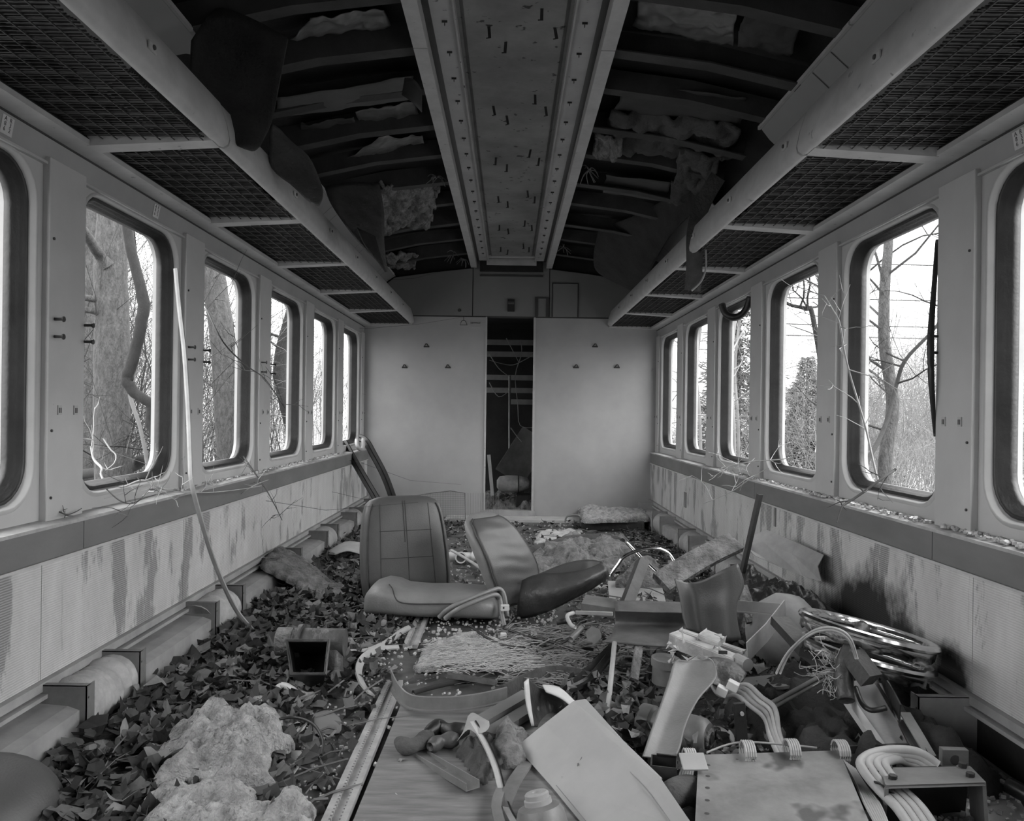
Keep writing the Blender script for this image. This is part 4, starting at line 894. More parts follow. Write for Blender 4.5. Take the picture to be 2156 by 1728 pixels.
for i, q in enumerate((((1002, 1526, 2.42), (1112, 1462, 2.62)), ((1028, 1548, 2.36), (1122, 1490, 2.55)))):
    strip('wooden_batten', T(*q), .052, .022, M_ledge, ['upper of two grey battens sloping behind the pale panel', 'lower of two grey battens sloping behind the pale panel'][i], 'batten', res=0, up=(0, 0, 1))
q = [F(a, b, .03) for a, b in ((885, 1512), (905, 1505), (990, 1508))]
# dark duct box with rim
t = thing('duct_box', 'dark duct fitting with an open square mouth and round pipe ends lying in the leaves', 'duct fitting', F(655, 1455, .05))
a, b_ = W(587, 1350, 2.98), W(727, 1352, 2.98); b = MB(); b.tube([a, b_], .052, 24); obj('round_pipe', b, M_vinyldk, t, smooth=True, angle=40)
obj('pipe_collar', MB().tube([a.lerp(b_, .30), a.lerp(b_, .36)], .066, 24), M_vinyldk, t, smooth=True, angle=40)
obj('pale_scuff', MB().tube([a - V(.004, 0, 0), a.lerp(b_, .22)], .0535, 24), M_ins2, t, smooth=True, angle=40)
obj('outlet_pipe', MB().tube([W(702, 1368, 2.96), W(704, 1432, 2.93)], .036, 18), M_vinyldk, t, smooth=True, angle=40)
rim = T((603, 1348, 2.80), (694, 1348, 2.80), (686, 1420, 2.70), (614, 1420, 2.70)); low = T((622, 1385, 2.98), (684, 1385, 2.98), (677, 1458, 2.80), (628, 1458, 2.80))
ctr = sum(rim, Vector()) / 4; inn = [p.lerp(ctr, .09) for p in rim]; inl = [p.lerp(q, .8) for p, q in zip(inn, low)]
b = MB().loops([low, rim, inn, inl]); b.f += [(0, 1, 2, 3), (12, 15, 14, 13)]; obj('square_mouth', b, M_black, t, mods=[('bev', .003)])
b = MB().tube([p + V(0, -.003, .002) for p in rim], .006, 6, closed=True); b.tube([p.lerp(ctr, .07) + V(0, -.003, .002) for p in rim], .004, 6, closed=True); obj('rim', b, M_vinyldk, t)
rgx = random.Random(2); b = MB()
for i in range(14):
    u, v = rgx.uniform(.2, .8), rgx.uniform(.45, .95); p = (inl[0].lerp(inl[1], u)).lerp(inl[3].lerp(inl[2], u), v) + V(0, -.03, .01); leaf(b, p, rgx.uniform(.012, .026), rgx, .8)
obj('dead_leaves', b, M_leafs[2], label='pale dead leaves fallen into the open mouth of the dark duct fitting', cat='leaves', kind='stuff')
q = T((584, 1450, 2.72), (592, 1443, 2.73), (608, 1447, 2.72), (624, 1460, 2.7), (632, 1476, 2.68), (622, 1484, 2.68), (612, 1482, 2.7)); tubeobj('plastic_handle', q, .0125, M_pvc, 'white curved plastic handle lying in the leaves below the duct box', 'handle', n=12)
tubeobj('corrugated_ring', T((608, 1440, 2.78), (626, 1446, 2.78), (637, 1462, 2.76), (636, 1480, 2.74)), .016, M_steel, 'grey corrugated piece behind the white plastic handle', 'hose', n=10)
tubeobj('white_scrap', T((642, 1468, 2.72), (646, 1482, 2.7), (640, 1498, 2.66)), .010, M_pvc, 'small white scrap right of the white plastic handle', 'scrap', n=6)
# foreground left
pad('glass_wool_heap', FP((318, 1700), (340, 1625), (372, 1572), (420, 1545), (520, 1548), (600, 1540), (604, 1600), (560, 1655), (590, 1690), (480, 1712), (400, 1690)), .085, M_ins, z0=.03, amp=.75, fq=10, res=.0075, edge=.09, rag=.045, label='big torn heap of pale glass wool on the leaves in the left foreground', cat='insulation')
pad('glass_wool_heap', FP((285, 1790), (318, 1722), (380, 1668), (440, 1690), (530, 1686), (545, 1735), (640, 1700), (650, 1790), (520, 1850), (380, 1850)), .055, M_ins, z0=.03, amp=.8, fq=11, res=.0075, edge=.07, rag=.045, seed=4, label='lower torn piece of pale glass wool at the bottom edge of the picture', cat='insulation')
pad('glass_wool_scrap', FP((490, 1512), (560, 1508), (585, 1492), (505, 1492)), .025, M_ins, z0=.03, amp=.7, fq=14, res=.01, edge=.04, label='small scrap of pale glass wool behind the big heap', cat='insulation')
sheet('grey_sheet_scrap', [T((520, 1518, 2.5), (590, 1508, 2.52), (660, 1500, 2.54)), T((560, 1560, 2.38), (600, 1560, 2.36), (640, 1535, 2.4))], M_sheet, th=.002, label='thin grey sheet scrap partly under the black cable loop', cat='sheet')
sheet('grey_sheet_scrap', [T((580, 1592, 2.25), (612, 1580, 2.28), (648, 1582, 2.27)), T((582, 1640, 2.12), (605, 1645, 2.10), (640, 1600, 2.2))], M_sheet, th=.002, label='bent grey sheet scrap beside the glass wool heap', cat='sheet')
sheet('grey_sheet_scrap', [T((655, 1505, 2.52), (690, 1495, 2.55), (715, 1510, 2.5)), T((660, 1545, 2.4), (700, 1545, 2.4), (728, 1540, 2.42))], M_ledge, th=.002, label='flat dusty sheet scrap left of the floor rail', cat='sheet')
q = [F(a, b, .07) for a, b in ((548, 1540), (575, 1518), (620, 1510), (660, 1525), (680, 1560), (676, 1590))]; tubeobj('black_cable', q, .0045, M_rubber, 'thin black cable looping beside the glass wool heap', 'cable')
S = []
for k, (y, hx, hz) in enumerate(((1.99, .06, .04), (1.96, .13, .10), (1.91, .18, .145), (1.85, .205, .165), (1.75, .21, .17), (1.62, .20, .16))): S.append((V(-1.268, y, .02), V(1, 0, 0), V(0, 0, 1), hx, hz))
obj('seat_shell', loft(MB(), S, 2.3, 32), M_vinyl, smooth=True, origin=(-1.18, 1.8, 0), label='rounded smooth grey seat shell in the bottom left corner', cat='seat shell')
# centre foreground
t = thing('cover_panel', 'large pale metal cover panel with bolt holes tilted across the centre foreground', 'panel', F(1230, 1640))
rows = [T((1088, 1573, 2.28), (1148, 1524, 2.31), (1208, 1477, 2.34), (1232, 1473, 2.33)), T((1165, 1660, 2.05), (1228, 1608, 2.08), (1288, 1560, 2.11), (1312, 1562, 2.10)), T((1240, 1752, 1.84), (1308, 1698, 1.87), (1372, 1646, 1.90), (1392, 1640, 1.89)), T((1320, 1850, 1.64), (1390, 1790, 1.67), (1440, 1745, 1.70), (1462, 1742, 1.69))]
sheet('panel_face', rows, M_sheet, t, .006, 0)
nrm = (rows[1][0] - rows[0][0]).cross(rows[0][2] - rows[0][0]).normalized(); nrm = nrm if nrm.z > 0 else -nrm
def onp(u, v): i = min(int(v), 2); a = rows[i][0].lerp(rows[i][3], u); b = rows[i + 1][0].lerp(rows[i + 1][3], u); return a.lerp(b, v - i) + nrm * .0035
obj('panel_seam', MB().tube([onp(.80, v) for v in np.linspace(0, 2.9, 9)], .0016, 4).tube([onp(.05, v) for v in np.linspace(1, 2.9, 9)], .0014, 4), M_steel, t)
h_ = MB()
for u, v, r_ in ((.20, .42, .006), (.17, .98, .006), (.8, .68, .006), (.46, 1.62, .009), (.9, .3, .004), (.85, .05, .004)): h_.lathe([(r_, 0), (0, .0006)], onp(u, v), nrm, 12)
obj('bolt_hole', h_, M_ink, t)
obj('folded_edge', MB().sweep([rows[0][3], rows[1][3], rows[2][3]], [(-.003, -.03), (.003, -.03), (.003, .002), (-.003, .002)], (0, 0, 1)), M_sheet, t)
t = thing('curved_shroud', 'white curved plastic shroud with a dark hollow standing behind the cover panel', 'shroud', F(1150, 1530))
sheet('shell', [T((1106, 1440, 2.46), (1112, 1480, 2.44), (1122, 1528, 2.42)), T((1112, 1428, 2.50), (1128, 1478, 2.54), (1140, 1530, 2.5)), T((1135, 1446, 2.56), (1158, 1482, 2.60), (1170, 1520, 2.56)), T((1165, 1452, 2.54), (1190, 1476, 2.56), (1205, 1500, 2.5))], M_vinyldk, t, .005, 2)
sheet('pale_rim', [T((1104, 1436, 2.44), (1108, 1480, 2.42), (1120, 1528, 2.40)), T((1112, 1428, 2.455), (1117, 1480, 2.43), (1124, 1528, 2.405))], M_pvc, t, .005, 1)
sheet('pale_lip', [T((1142, 1442, 2.50), (1178, 1448, 2.50), (1212, 1478, 2.44)), T((1150, 1456, 2.46), (1182, 1470, 2.45), (1206, 1490, 2.42))], M_pvc, t, .005, 1)
t = thing('bottle', 'grey plastic canister with a round cap standing at the bottom edge of the picture', 'canister', W(1150, 1790, 1.8)); ax = V(-.20, .22, .95)
p = W(1130, 1672, 1.88) ; obj('body', MB().lathe([(.03, -.02), (.052, -.028), (.060, -.045), (.066, -.10), (.068, -.17), (.06, -.2)], p, ax, 28), M_steel, t, smooth=True, angle=40)
obj('cap', MB().lathe([(.034, -.026), (.034, -.010), (.030, -.008), (.030, .002), (.026, .006), (.012, .006), (.010, 0), (0, 0)], p, ax, 28), M_duct, t, smooth=True, angle=30)
pad('glass_wool_scrap', FP((1028, 1612), (1035, 1575), (1062, 1548), (1108, 1560), (1118, 1600), (1090, 1640), (1052, 1635)), .075, M_ins2, amp=.6, fq=13, res=.009, edge=.07, z0=.02, label='tuft of grey glass wool left of the cover panel', cat='insulation')
pad('fibre_tangle', FP((955, 1600), (1000, 1565), (1050, 1570), (1060, 1650), (1010, 1672)), .04, M_felt2, amp=.9, fq=22, res=.009, edge=.05, z0=.01, label='tangle of dark fibre between the channel bar and the tuft of wool', cat='fibres', kind='stuff')
strip('channel_bar', [W(888, 1598, 2.25), W(996, 1662, 2.02)], .04, .02, M_steel, 'short metal channel bar lying left of the pale curved trim', 'channel bar', res=0, prof=CH(.042, .02, .003))
for i, (q, r_, m_, l_) in enumerate((([(838, 1560), (860, 1572), (890, 1560), (905, 1548)], .024, M_felt2, 'crumpled dark cloth end like a glove tip on the floor board'), ([(898, 1545), (925, 1530), (950, 1540), (985, 1535)], .024, M_rubber, 'black rubber sleeve piece behind the crumpled cloth'), ([(905, 1572), (930, 1560), (965, 1556)], .022, M_vinyl, 'grey curled leather scrap between cloth and channel bar'))):
    tubeobj('crumpled_scrap', [F(a, b, .045) for a, b in q], r_, m_, l_, 'scrap', n=10, res=5, scl=[.6, 1.1, .8, 1.2, .7])
sheet('large_dead_leaf', [T((962, 1560, 2.26), (975, 1540, 2.3), (985, 1508, 2.36)), T((985, 1536, 2.28), (995, 1515, 2.32), (996, 1500, 2.36)), T((1005, 1545, 2.24), (1020, 1522, 2.28), (1018, 1512, 2.32)), T((1022, 1540, 2.24), (1030, 1530, 2.26), (1030, 1518, 2.3))], M_duct, th=.001, label='large pale dead leaf caught on the end of the curved trim', cat='leaf')
q = T((995, 1520, 2.30), (1022, 1565, 2.2), (1045, 1620, 2.08), (1062, 1690, 1.94), (1082, 1730, 1.86), (1110, 1760, 1.8))
t = strip('curved_trim', q, .018, .007, M_alu, 'long pale curved window trim running from the dead leaf to the bottom edge', 'trim piece', res=8); strip('dark_edge', [p + V(.0085, 0, .002) for p in q], .004, .008, M_rubber, None, None, res=8, parent=t)
for i, q in enumerate(((( 1110, 1605, 2.2), (1080, 1650, 2.02), (1062, 1700, 1.92)), ((1055, 1660, 2.0), (1045, 1700, 1.9), (1062, 1760, 1.8)))):
    strip('dull_strip', T(*q), .035 - .01 * i, .008, M_steel, ['grey bent strip under the left edge of the cover panel', 'narrow dark strip beside the curved trim at the bottom edge'][i], 'strip', res=5)
tubeobj('thin_pole', T((1294, 1352, 2.80), (1278, 1512, 2.58)), .009, M_hose, 'thin pale upright pole standing below the bent tray', 'pole', res=0)
q = T((1345, 1362, 2.85), (1335, 1430, 2.75)); strip('splintered_stick', q, .03, .012, M_ins2, 'short splintered stick standing in the leaves behind the thin pole', 'stick', res=0, up=(0, 1, 0))
sheet('cardboard_scrap', [T((1268, 1478, 2.7), (1330, 1462, 2.75), (1400, 1452, 2.8)), T((1300, 1500, 2.55), (1340, 1500, 2.55), (1392, 1492, 2.58))], M_sheet, th=.003, label='pale dusty scrap of card lying left of the hanging vinyl strap', cat='card')
sheet('bent_channel_sheet', [T((1235, 1500, 2.5), (1290, 1545, 2.4), (1340, 1578, 2.3)), T((1242, 1512, 2.45), (1290, 1560, 2.35), (1335, 1592, 2.25))], M_duct, th=.003, sub=0, label='narrow folded metal sheet along the right side of the cover panel', cat='sheet')
# ---------------------------------------------------------------- the heap on the right
sheet('leaning_sheet', [T((1583, 1129, 3.75), (1613, 1115, 3.72), (1675, 1141, 3.55), (1735, 1168, 3.30)), T((1572, 1152, 3.72), (1606, 1140, 3.68), (1668, 1166, 3.50), (1722, 1192, 3.28)), T((1590, 1170, 3.62), (1640, 1192, 3.55), (1690, 1212, 3.4), (1730, 1224, 3.26))], M_duct, th=.003, sub=0, label='large grey folded metal sheet leaning against the torn lining of the right wall', cat='sheet')
strip('angle_iron', T((1600, 1040, 3.4), (1563, 1205, 3.5)), .02, .02, M_steeldk, 'dark punched angle iron standing upright in the heap on the right', 'angle iron', res=0, prof=[(-.010, -.010), (.010, -.010), (.010, -.008), (-.008, -.008), (-.008, .010), (-.010, .010)])
S = []
for k in range(9):
    t_ = k / 8; S.append(W(1392, 1228, 3.5).lerp(W(1548, 1142, 3.7), t_) + V(0, 0, .012 * math.sin(t_ * 3)))
o = obj('foam_mat_roll', MB().sweep(spl(S, 3), [(-.055, -.018), (-.02, -.024), (.02, -.022), (.055, -.014), (.055, .014), (.02, .020), (-.02, .022), (-.055, .016)], (.5, -.4, 1)), M_ins2, origin=S[0], smooth=True, angle=60, label='long strip of crusty foam matting rising behind the torn vinyl sheet', cat='foam')
rows = []
for r_ in (((1420, 1218), (1445, 1226), (1478, 1222), (1520, 1200), (1553, 1186)), ((1428, 1245), (1455, 1247), (1490, 1246), (1530, 1238), (1567, 1230)), ((1434, 1272), (1460, 1276), (1490, 1277), (1525, 1272), (1552, 1270)), ((1438, 1300), (1464, 1303), (1495, 1306), (1528, 1304), (1552, 1300)), ((1446, 1324), (1470, 1332), (1500, 1342), (1532, 1350), (1561, 1346))):
    rows.append([W(a, b, 3.02 + .05 * math.sin(i * 1.3) + (b - 1200) * -.0004) for i, (a, b) in enumerate(r_)])
sheet('torn_vinyl_sheet', rows, M_vinyl, th=.004, sub=2, label='torn flat grey vinyl sheet standing upright at the centre of the right heap', cat='vinyl sheet')
strip('wool_strip', T((1560, 1235, 3.2), (1572, 1270, 3.15), (1585, 1310, 3.1)), .05, .02, M_ins2, 'frayed strip of wool hanging right of the torn vinyl sheet', 'insulation', up=(0, 1, 0))
pad('wool_lump', FP((1550, 1330), (1592, 1330), (1590, 1300), (1555, 1298)), .08, M_ins2, z0=.10, amp=.6, fq=16, res=.012, label='small lump of wool under the frame bar right of the vinyl sheet', cat='insulation')
q = T((1320, 1143, 3.95), (1352, 1176, 3.85), (1378, 1200, 3.75), (1412, 1230, 3.65))
tubeobj('chrome_tube', q, .0085, M_chrome, 'straight bright chrome tube sloping down behind the square tube', 'tube', res=0, n=12)
q = T((1283, 1212, 3.8), (1300, 1190, 3.8), (1314, 1172, 3.8), (1345, 1158, 3.8), (1380, 1154, 3.8), (1405, 1163, 3.8), (1418, 1180, 3.78), (1434, 1208, 3.72))
tubeobj('chrome_tube', q, .0085, M_chrome, 'arched bright chrome tube behind the bent tray', 'tube', n=12)
p, q_ = W(1353, 1182, 3.55), W(1318, 1275, 3.35); b = MB(); u = (q_ - p).normalized(); a_ = .024
b.sweep([p, q_], [(-a_, -a_), (a_, -a_), (a_, a_), (-a_, a_)], (0, 1, 0), cap=False); b.sweep([p, q_], [(-a_ + .003, -a_ + .003), (-a_ + .003, a_ - .003), (a_ - .003, a_ - .003), (a_ - .003, -a_ + .003)], (0, 1, 0), cap=False)
obj('square_tube', b, M_steeldk, origin=q_, label='open dark square metal tube standing at a slant in front of the chrome tubes', cat='tube')
# bent tray and open frame
t = thing('bent_tray', 'wide bent metal channel tray with an open angled frame at its right end', 'tray', W(1400, 1350, 2.9))
cols = (1295, 1345, 1395, 1450)
rows = [[W(x, y + (x - 1295) * dy, Y) for x in cols] for y, Y, dy in ((1264, 3.15, .03), (1285, 3.08, .03), (1287, 3.08, .03), (1312, 3.12, .02), (1330, 3.02, .02), (1346, 2.9, .06), (1354, 2.84, .06))]
rows[0][0] = W(1292, 1266, 3.15); rows[4][0] = W(1288, 1336, 3.0); rows[5][0] = W(1276, 1348, 2.9); rows[6][0] = W(1268, 1350, 2.86)
sheet('tray_body', rows, mat('tray_steel', .12, .4, 9, .5, .2, bump=.1), t, .006, 1)
obj('top_flange', MB().grid([rows[0], [p + V(0, -.004, -.002) for p in rows[1]]]), M_ledge, t, mods=[('sol', .006)])
strip('frame_bar', T((1545, 1275, 3.1), (1652, 1283, 2.95)), .012, .045, M_duct, None, None, res=0, parent=t, prof=[(-.004, -.022), (.02, -.022), (.02, -.018), (0, -.018), (0, .022), (-.004, .022)])
strip('frame_bar', T((1652, 1280, 2.95), (1612, 1332, 2.8), (1572, 1372, 2.68)), .012, .06, M_duct, None, None, res=0, parent=t, prof=[(-.004, -.035), (.03, -.035), (.03, -.03), (0, -.03), (0, .035), (-.004, .035)])
pad('crumpled_plastic', [(1.02, 3.05), (1.36, 2.72), (1.385, 3.3), (1.18, 3.75), (.90, 3.7)], .31, M_bag, z0=.03, amp=.16, fq=9, res=.012, edge=.2, rag=.05, label='crumpled shiny black plastic bag heaped against the right wall', cat='bag')
S = []
for k, (dx, hy, hz) in enumerate(((-.17, .03, .02), (-.155, .08, .07), (-.11, .12, .125), (-.04, .15, .16), (.04, .15, .155), (.11, .12, .12), (.155, .08, .07), (.17, .03, .02))): S.append((W(1662, 1312, 3.12) + V(dx, 0, -.04), V(0, 1, 0), V(0, 0, 1), hy, hz))
obj('domed_cover', loft(MB(), S, 2.1, 30), M_duct, smooth=True, origin=S[3][0], label='smooth pale domed cover in front of the black plastic bag', cat='cover')
# two nested chrome rings by the dark-blotched wall
for i, (dz, rr, l_) in enumerate(((0, .208, 'upper of two bright chrome rings propped against the dark-blotched right wall'), (-.075, .20, 'lower of two bright chrome rings against the dark-blotched right wall'))):
    c = W(1826, 1325, 2.43) + V(0, 0, dz); ax = V(.22, .06, 1).normalized(); t = thing('chrome_ring', l_, 'ring', c, 'chrome rings')
    b = MB(); n = 72; u = ax.cross(V(0, 1, 0)).normalized(); v = ax.cross(u); ls = []
    for rk, hk, sc_ in ((rr - .045, -.010, 1), (rr - .03, .004, 0), (rr - .012, .010, 0), (rr - .004, .006, 0), (rr, -.002, 0), (rr - .002, -.008, 0), (rr - .010, -.012, 0), (rr - .012, -.034, 2)):
        ls.append([c + (u * math.cos(6.2832 * k / n) + v * math.sin(6.2832 * k / n)) * (rk + (.005 * math.sin(k * 2.2) if sc_ == 1 else 0)) + ax * (hk - (.010 * abs(math.sin(k * .55)) if sc_ == 2 else 0)) for k in range(n)])
    b.loops(ls); obj('rim', b, M_chrome, t, smooth=True, mods=[('sol', .002)], angle=35)
    cb = MB()
    for k in range(3 + i * 2): a = -2.3 + k * .42; p = c + (u * math.cos(a) + v * math.sin(a)) * (rr - .055) + ax * .002; cb.box(p, (.03, .016, .008), ROT(math.degrees(a), 0, -12))
    obj('bracket_tab', cb, M_alu, t)
obj('bearded_pad', MB(), M_rubber) if False else None
pad('dark_rubble', [(.86, 2.0), (1.36, 1.98), (1.38, 2.7), (1.0, 2.9), (.72, 2.6)], .10, M_feltshade, z0=.0, amp=.9, fq=8, res=.02, edge=.1, label='dark rubble beneath the chrome rings', cat='rubble', kind='stuff')
# splintered assembly
t = thing('splintered_block', 'pale splintered wooden block assembly with a ribbed plug on top of the heap', 'wood block', W(1500, 1395, 2.75))
for a, b_, w_, h_ in (((1418, 1345, 2.86), (1552, 1398, 2.68), .06, .05), ((1432, 1332, 2.9), (1568, 1378, 2.78), .035, .03), ((1478, 1335, 2.84), (1520, 1352, 2.80), .09, .02)):
    obj('block', MB().beam(W(*a), W(*b_), w_, h_), M_pale, t, mods=[('bev', .004)])
obj('plug', MB().tube(T((1552, 1388, 2.68), (1575, 1400, 2.62)), .022, 14), M_duct, t); obj('ink_mark', MB().box(W(1522, 1373, 2.68), (.03, .003, .012), ROT(-10)), M_ink, t)
rg4 = random.Random(12)
for i in range(26):
    p = W(rg4.uniform(1405, 1570), rg4.uniform(1335, 1400), 2.74); d = V(rg4.uniform(-1, 1), rg4.uniform(-1, 0), rg4.uniform(-.3, .9)).normalized() * rg4.uniform(.02, .05); s_ = d.orthogonal().normalized() * .008
    obj('splinter', MB().add([p - s_, p + s_, p + d], [(0, 1, 2)]), M_pale, t, mods=[('sol', .002)])
obj('metal_cup', MB().lathe([(0, -.09), (.045, -.09), (.046, -.03), (.052, -.028), (.052, 0), (.046, .002), (.044, -.01), (.03, -.012), (0, -.012)], W(1402, 1385, 2.78), (.05, -.05, 1), 28), M_steel, smooth=True, angle=35, origin=W(1402, 1440, 2.78), label='grey metal cup with a lip standing behind the hanging vinyl strap', cat='cup')
rows = []
for y, Y, xs in ((1388, 2.50, (1428, 1452, 1476, 1492)), (1398, 2.49, (1418, 1448, 1480, 1503)), (1430, 2.44, (1408, 1440, 1475, 1508)), (1475, 2.34, (1393, 1420, 1448, 1470)), (1528, 2.22, (1374, 1400, 1424, 1444)), (1575, 2.12, (1358, 1385, 1412, 1432)), (1592, 2.07, (1352, 1380, 1405, 1424))):
    rows.append([W(x, y + 3 * math.sin(i * 1.5), Y + .02 * math.sin(i * 1.2)) for i, x in enumerate(xs)])
sheet('vinyl_strap', rows, M_vinylside, th=.004, sub=2, label='long curling strap of grey vinyl hanging down the middle of the heap', cat='strap')
sheet('rubber_flap', [T((1470, 1395, 2.55), (1500, 1384, 2.6), (1545, 1393, 2.58), (1572, 1418, 2.52)), T((1490, 1420, 2.48), (1508, 1415, 2.52), (1540, 1420, 2.50), (1566, 1430, 2.48)), T((1500, 1440, 2.46), (1515, 1446, 2.46), (1540, 1448, 2.46), (1556, 1440, 2.46))], M_vinyldk, th=.006, label='dark curled vinyl flap right of the hanging strap', cat='flap')
for i in range(4):
    dx, dy = 9 * i, -7 * i
    q = T((1498 + dx, 1440 + dy, 2.52), (1516 + dx, 1464 + dy, 2.46), (1548 + dx, 1463 + dy, 2.44), (1582 + dx * .8, 1488 + dy, 2.38), (1610 + dx * .8, 1512 + dy, 2.32), (1622 + dx * .7, 1552 + dy * .3, 2.22), (1640 + dx * .8, 1592, 2.14))
    tubeobj('bent_pipe', q, .0075, M_hose if i % 2 == 0 else M_duct, ['lowest', 'second', 'third', 'topmost'][i] + ' of the four thin bent pipes running together towards the stained plate', 'pipe', group='bundle of bent pipes', n=10)
for i, (a, b_) in enumerate(((1520, 1454), (1543, 1443))): box_at('pipe_clamp', W(a, b_, 2.42), (.035, .03, .026), ROT(-25, 0, 20), M_pvc, ['left', 'right'][i] + ' white clamp on the bundle of bent pipes', 'clamp')
for i, dy in enumerate((0, 10)): tubeobj('thin_rod', T((1620, 1482 + dy, 2.38), (1768, 1402 + dy, 2.42)), .007, M_steel, ['upper', 'lower'][i] + ' of two thin parallel rods rising towards the wire tangle', 'rod', res=0)
b = MB(); rg5 = random.Random(3); base = W(1765, 1410, 2.3)
for i in range(34):
    p = base + V(rg5.uniform(-.01, .01), rg5.uniform(-.02, .02), rg5.uniform(-.02, .02)); pts = [p]
    d = V(-1, rg5.uniform(-.5, .5), rg5.uniform(-.3, .8)).normalized()
    for k in range(6): d = (d + V(rg5.uniform(-1.2, 1.0), rg5.uniform(-.9, .9), rg5.uniform(-1.2, 1.0)) * 1.1).normalized(); pts.append(pts[-1] + d * rg5.uniform(.012, .03))
    b.tube(spl(pts, 3), .0012, 4)
obj('wire_tangle', b, M_hose, origin=base, label='tangle of thin pale wires bursting from the dark stump', cat='wires', kind='stuff')
for i in range(2): tubeobj('arched_wire', T((1634 + 8 * i, 1418, 2.3), (1660 + 5 * i, 1372, 2.28), (1708, 1330 + 5 * i, 2.22), (1752, 1321 + 5 * i, 2.18), (1788 - 3 * i, 1340 + 4 * i, 2.16), (1805 - 3 * i, 1386, 2.18)), .0035, M_hose, ['upper', 'lower'][i] + ' of two pale wires arching in front of the chrome rings', 'wire', group='arched wires')
tubeobj('burnt_stump', T((1818, 1318, 2.34), (1800, 1345, 2.3), (1782, 1385, 2.28), (1776, 1430, 2.26), (1782, 1475, 2.22)), .022, M_vinyldk, 'dark gnarled stump of rubber standing in front of the chrome rings', 'stump', n=10, scl=[.9, .8, 1.1, 1.3, 1.1])
strip('charred_block', T((1795, 1378, 2.26), (1835, 1432, 2.2)), .05, .05, M_felt2, 'charred block leaning right of the dark stump', 'block', res=0)
strip('charred_board', T((1640, 1305, 2.7), (1700, 1370, 2.5), (1740, 1400, 2.45)), .06, .03, M_steeldk, 'dark sloping board between the tray frame and the wire tangle', 'board', res=0)
sheet('flat_board', [T((1560, 1430, 2.75), (1650, 1420, 2.8), (1780, 1415, 2.8)), T((1570, 1452, 2.6), (1650, 1448, 2.62), (1760, 1432, 2.7))], M_ledge, th=.01, sub=0, label='flat grey board lying behind the bundle of bent pipes', cat='board')
sheet('pale_card', [T((1545, 1462, 2.5), (1565, 1440, 2.55)), T((1575, 1478, 2.42), (1605, 1470, 2.46))], M_sheet, th=.003, sub=0, label='small pale card beneath the bundle of bent pipes', cat='card')
# channel tray with light tube
t = thing('lamp_tray', 'long metal lamp tray with a bright tube channel sloping towards the right foreground', 'lamp tray', W(1860, 1600, 2.0))
bl, br_, fl_, fr2 = W(1765, 1445, 2.34), W(1842, 1420, 2.34), W(1872, 1600, 2.08), W(1944, 1592, 2.08)
sheet('tray_floor', [[bl, br_], [bl.lerp(fl_, .5), br_.lerp(fr2, .5)], [fl_, fr2]], M_duct, t, .003, 0)
strip('left_rail', [bl, fl_], .026, .02, M_surround, None, None, res=0, parent=t)
strip('reflector', [W(1850, 1440, 2.30), W(1880, 1490, 2.22), W(1908, 1540, 2.14), W(1934, 1592, 2.06)], .035, .01, M_chrome, None, None, res=5, parent=t, prof=[(-.022, .012), (-.012, .002), (0, 0), (.012, .002), (.022, .014), (.022, .017), (.012, .005), (0, .003), (-.012, .005), (-.022, .015)])
strip('dark_side', [W(1832, 1420, 2.36), W(1860, 1440, 2.3), W(1880, 1470, 2.22), W(1895, 1500, 2.15)], .004, .05, M_steeldk, None, None, res=4, parent=t)
tubeobj('lamp_holder', T((1802, 1448, 2.3), (1815, 1480, 2.22), (1835, 1495, 2.18), (1865, 1490, 2.18)), .008, M_rubber, None, None, parent=t)
strip('outer_strip', [W(1905, 1500, 2.18), W(1935, 1550, 2.1), W(1960, 1592, 2.05)], .03, .004, M_steel, None, None, res=4, parent=t)
# roller
ax = V(.80, -.60, .02).normalized(); p = W(1470, 1549, 2.36); t = thing('roller', 'grey roller drum with a ribbed dark hub lying behind the steel box', 'roller', p)
obj('drum', MB().lathe([(.0, .02), (.025, .02), (.028, .032), (.045, .034), (.055, .02), (.058, 0), (.058, -.05), (.050, -.055), (.05, -.14), (.058, -.15), (.058, -.19), (0, -.19)], p, ax, 36), M_steel, t, smooth=True, angle=35)
obj('hub', MB().lathe([(.03, .030), (.032, .040), (.022, .044), (.012, .036), (0, .036)], p, ax, 24), M_ins2, t, smooth=True, angle=30); obj('hub_bore', MB().lathe([(.014, .045), (0, .0451)], p, ax, 18), M_ink, t)
c = W(1560, 1535, 2.3); t = obj('steel_post', MB().box(c, (.035, .012, .16), ROT(0, 0, -5)), M_steeldk, origin=c, label='short dark steel post with bolts right of the roller', cat='post', mods=[('bev', .002)])
obj('bolt', MB().lathe([(.006, 0), (.006, .006), (0, .006)], c + V(0, -.006, .05), (0, -1, 0), 8).lathe([(.006, 0), (.006, .006), (0, .006)], c + V(0, -.006, -.05), (0, -1, 0), 8), M_alu, t)
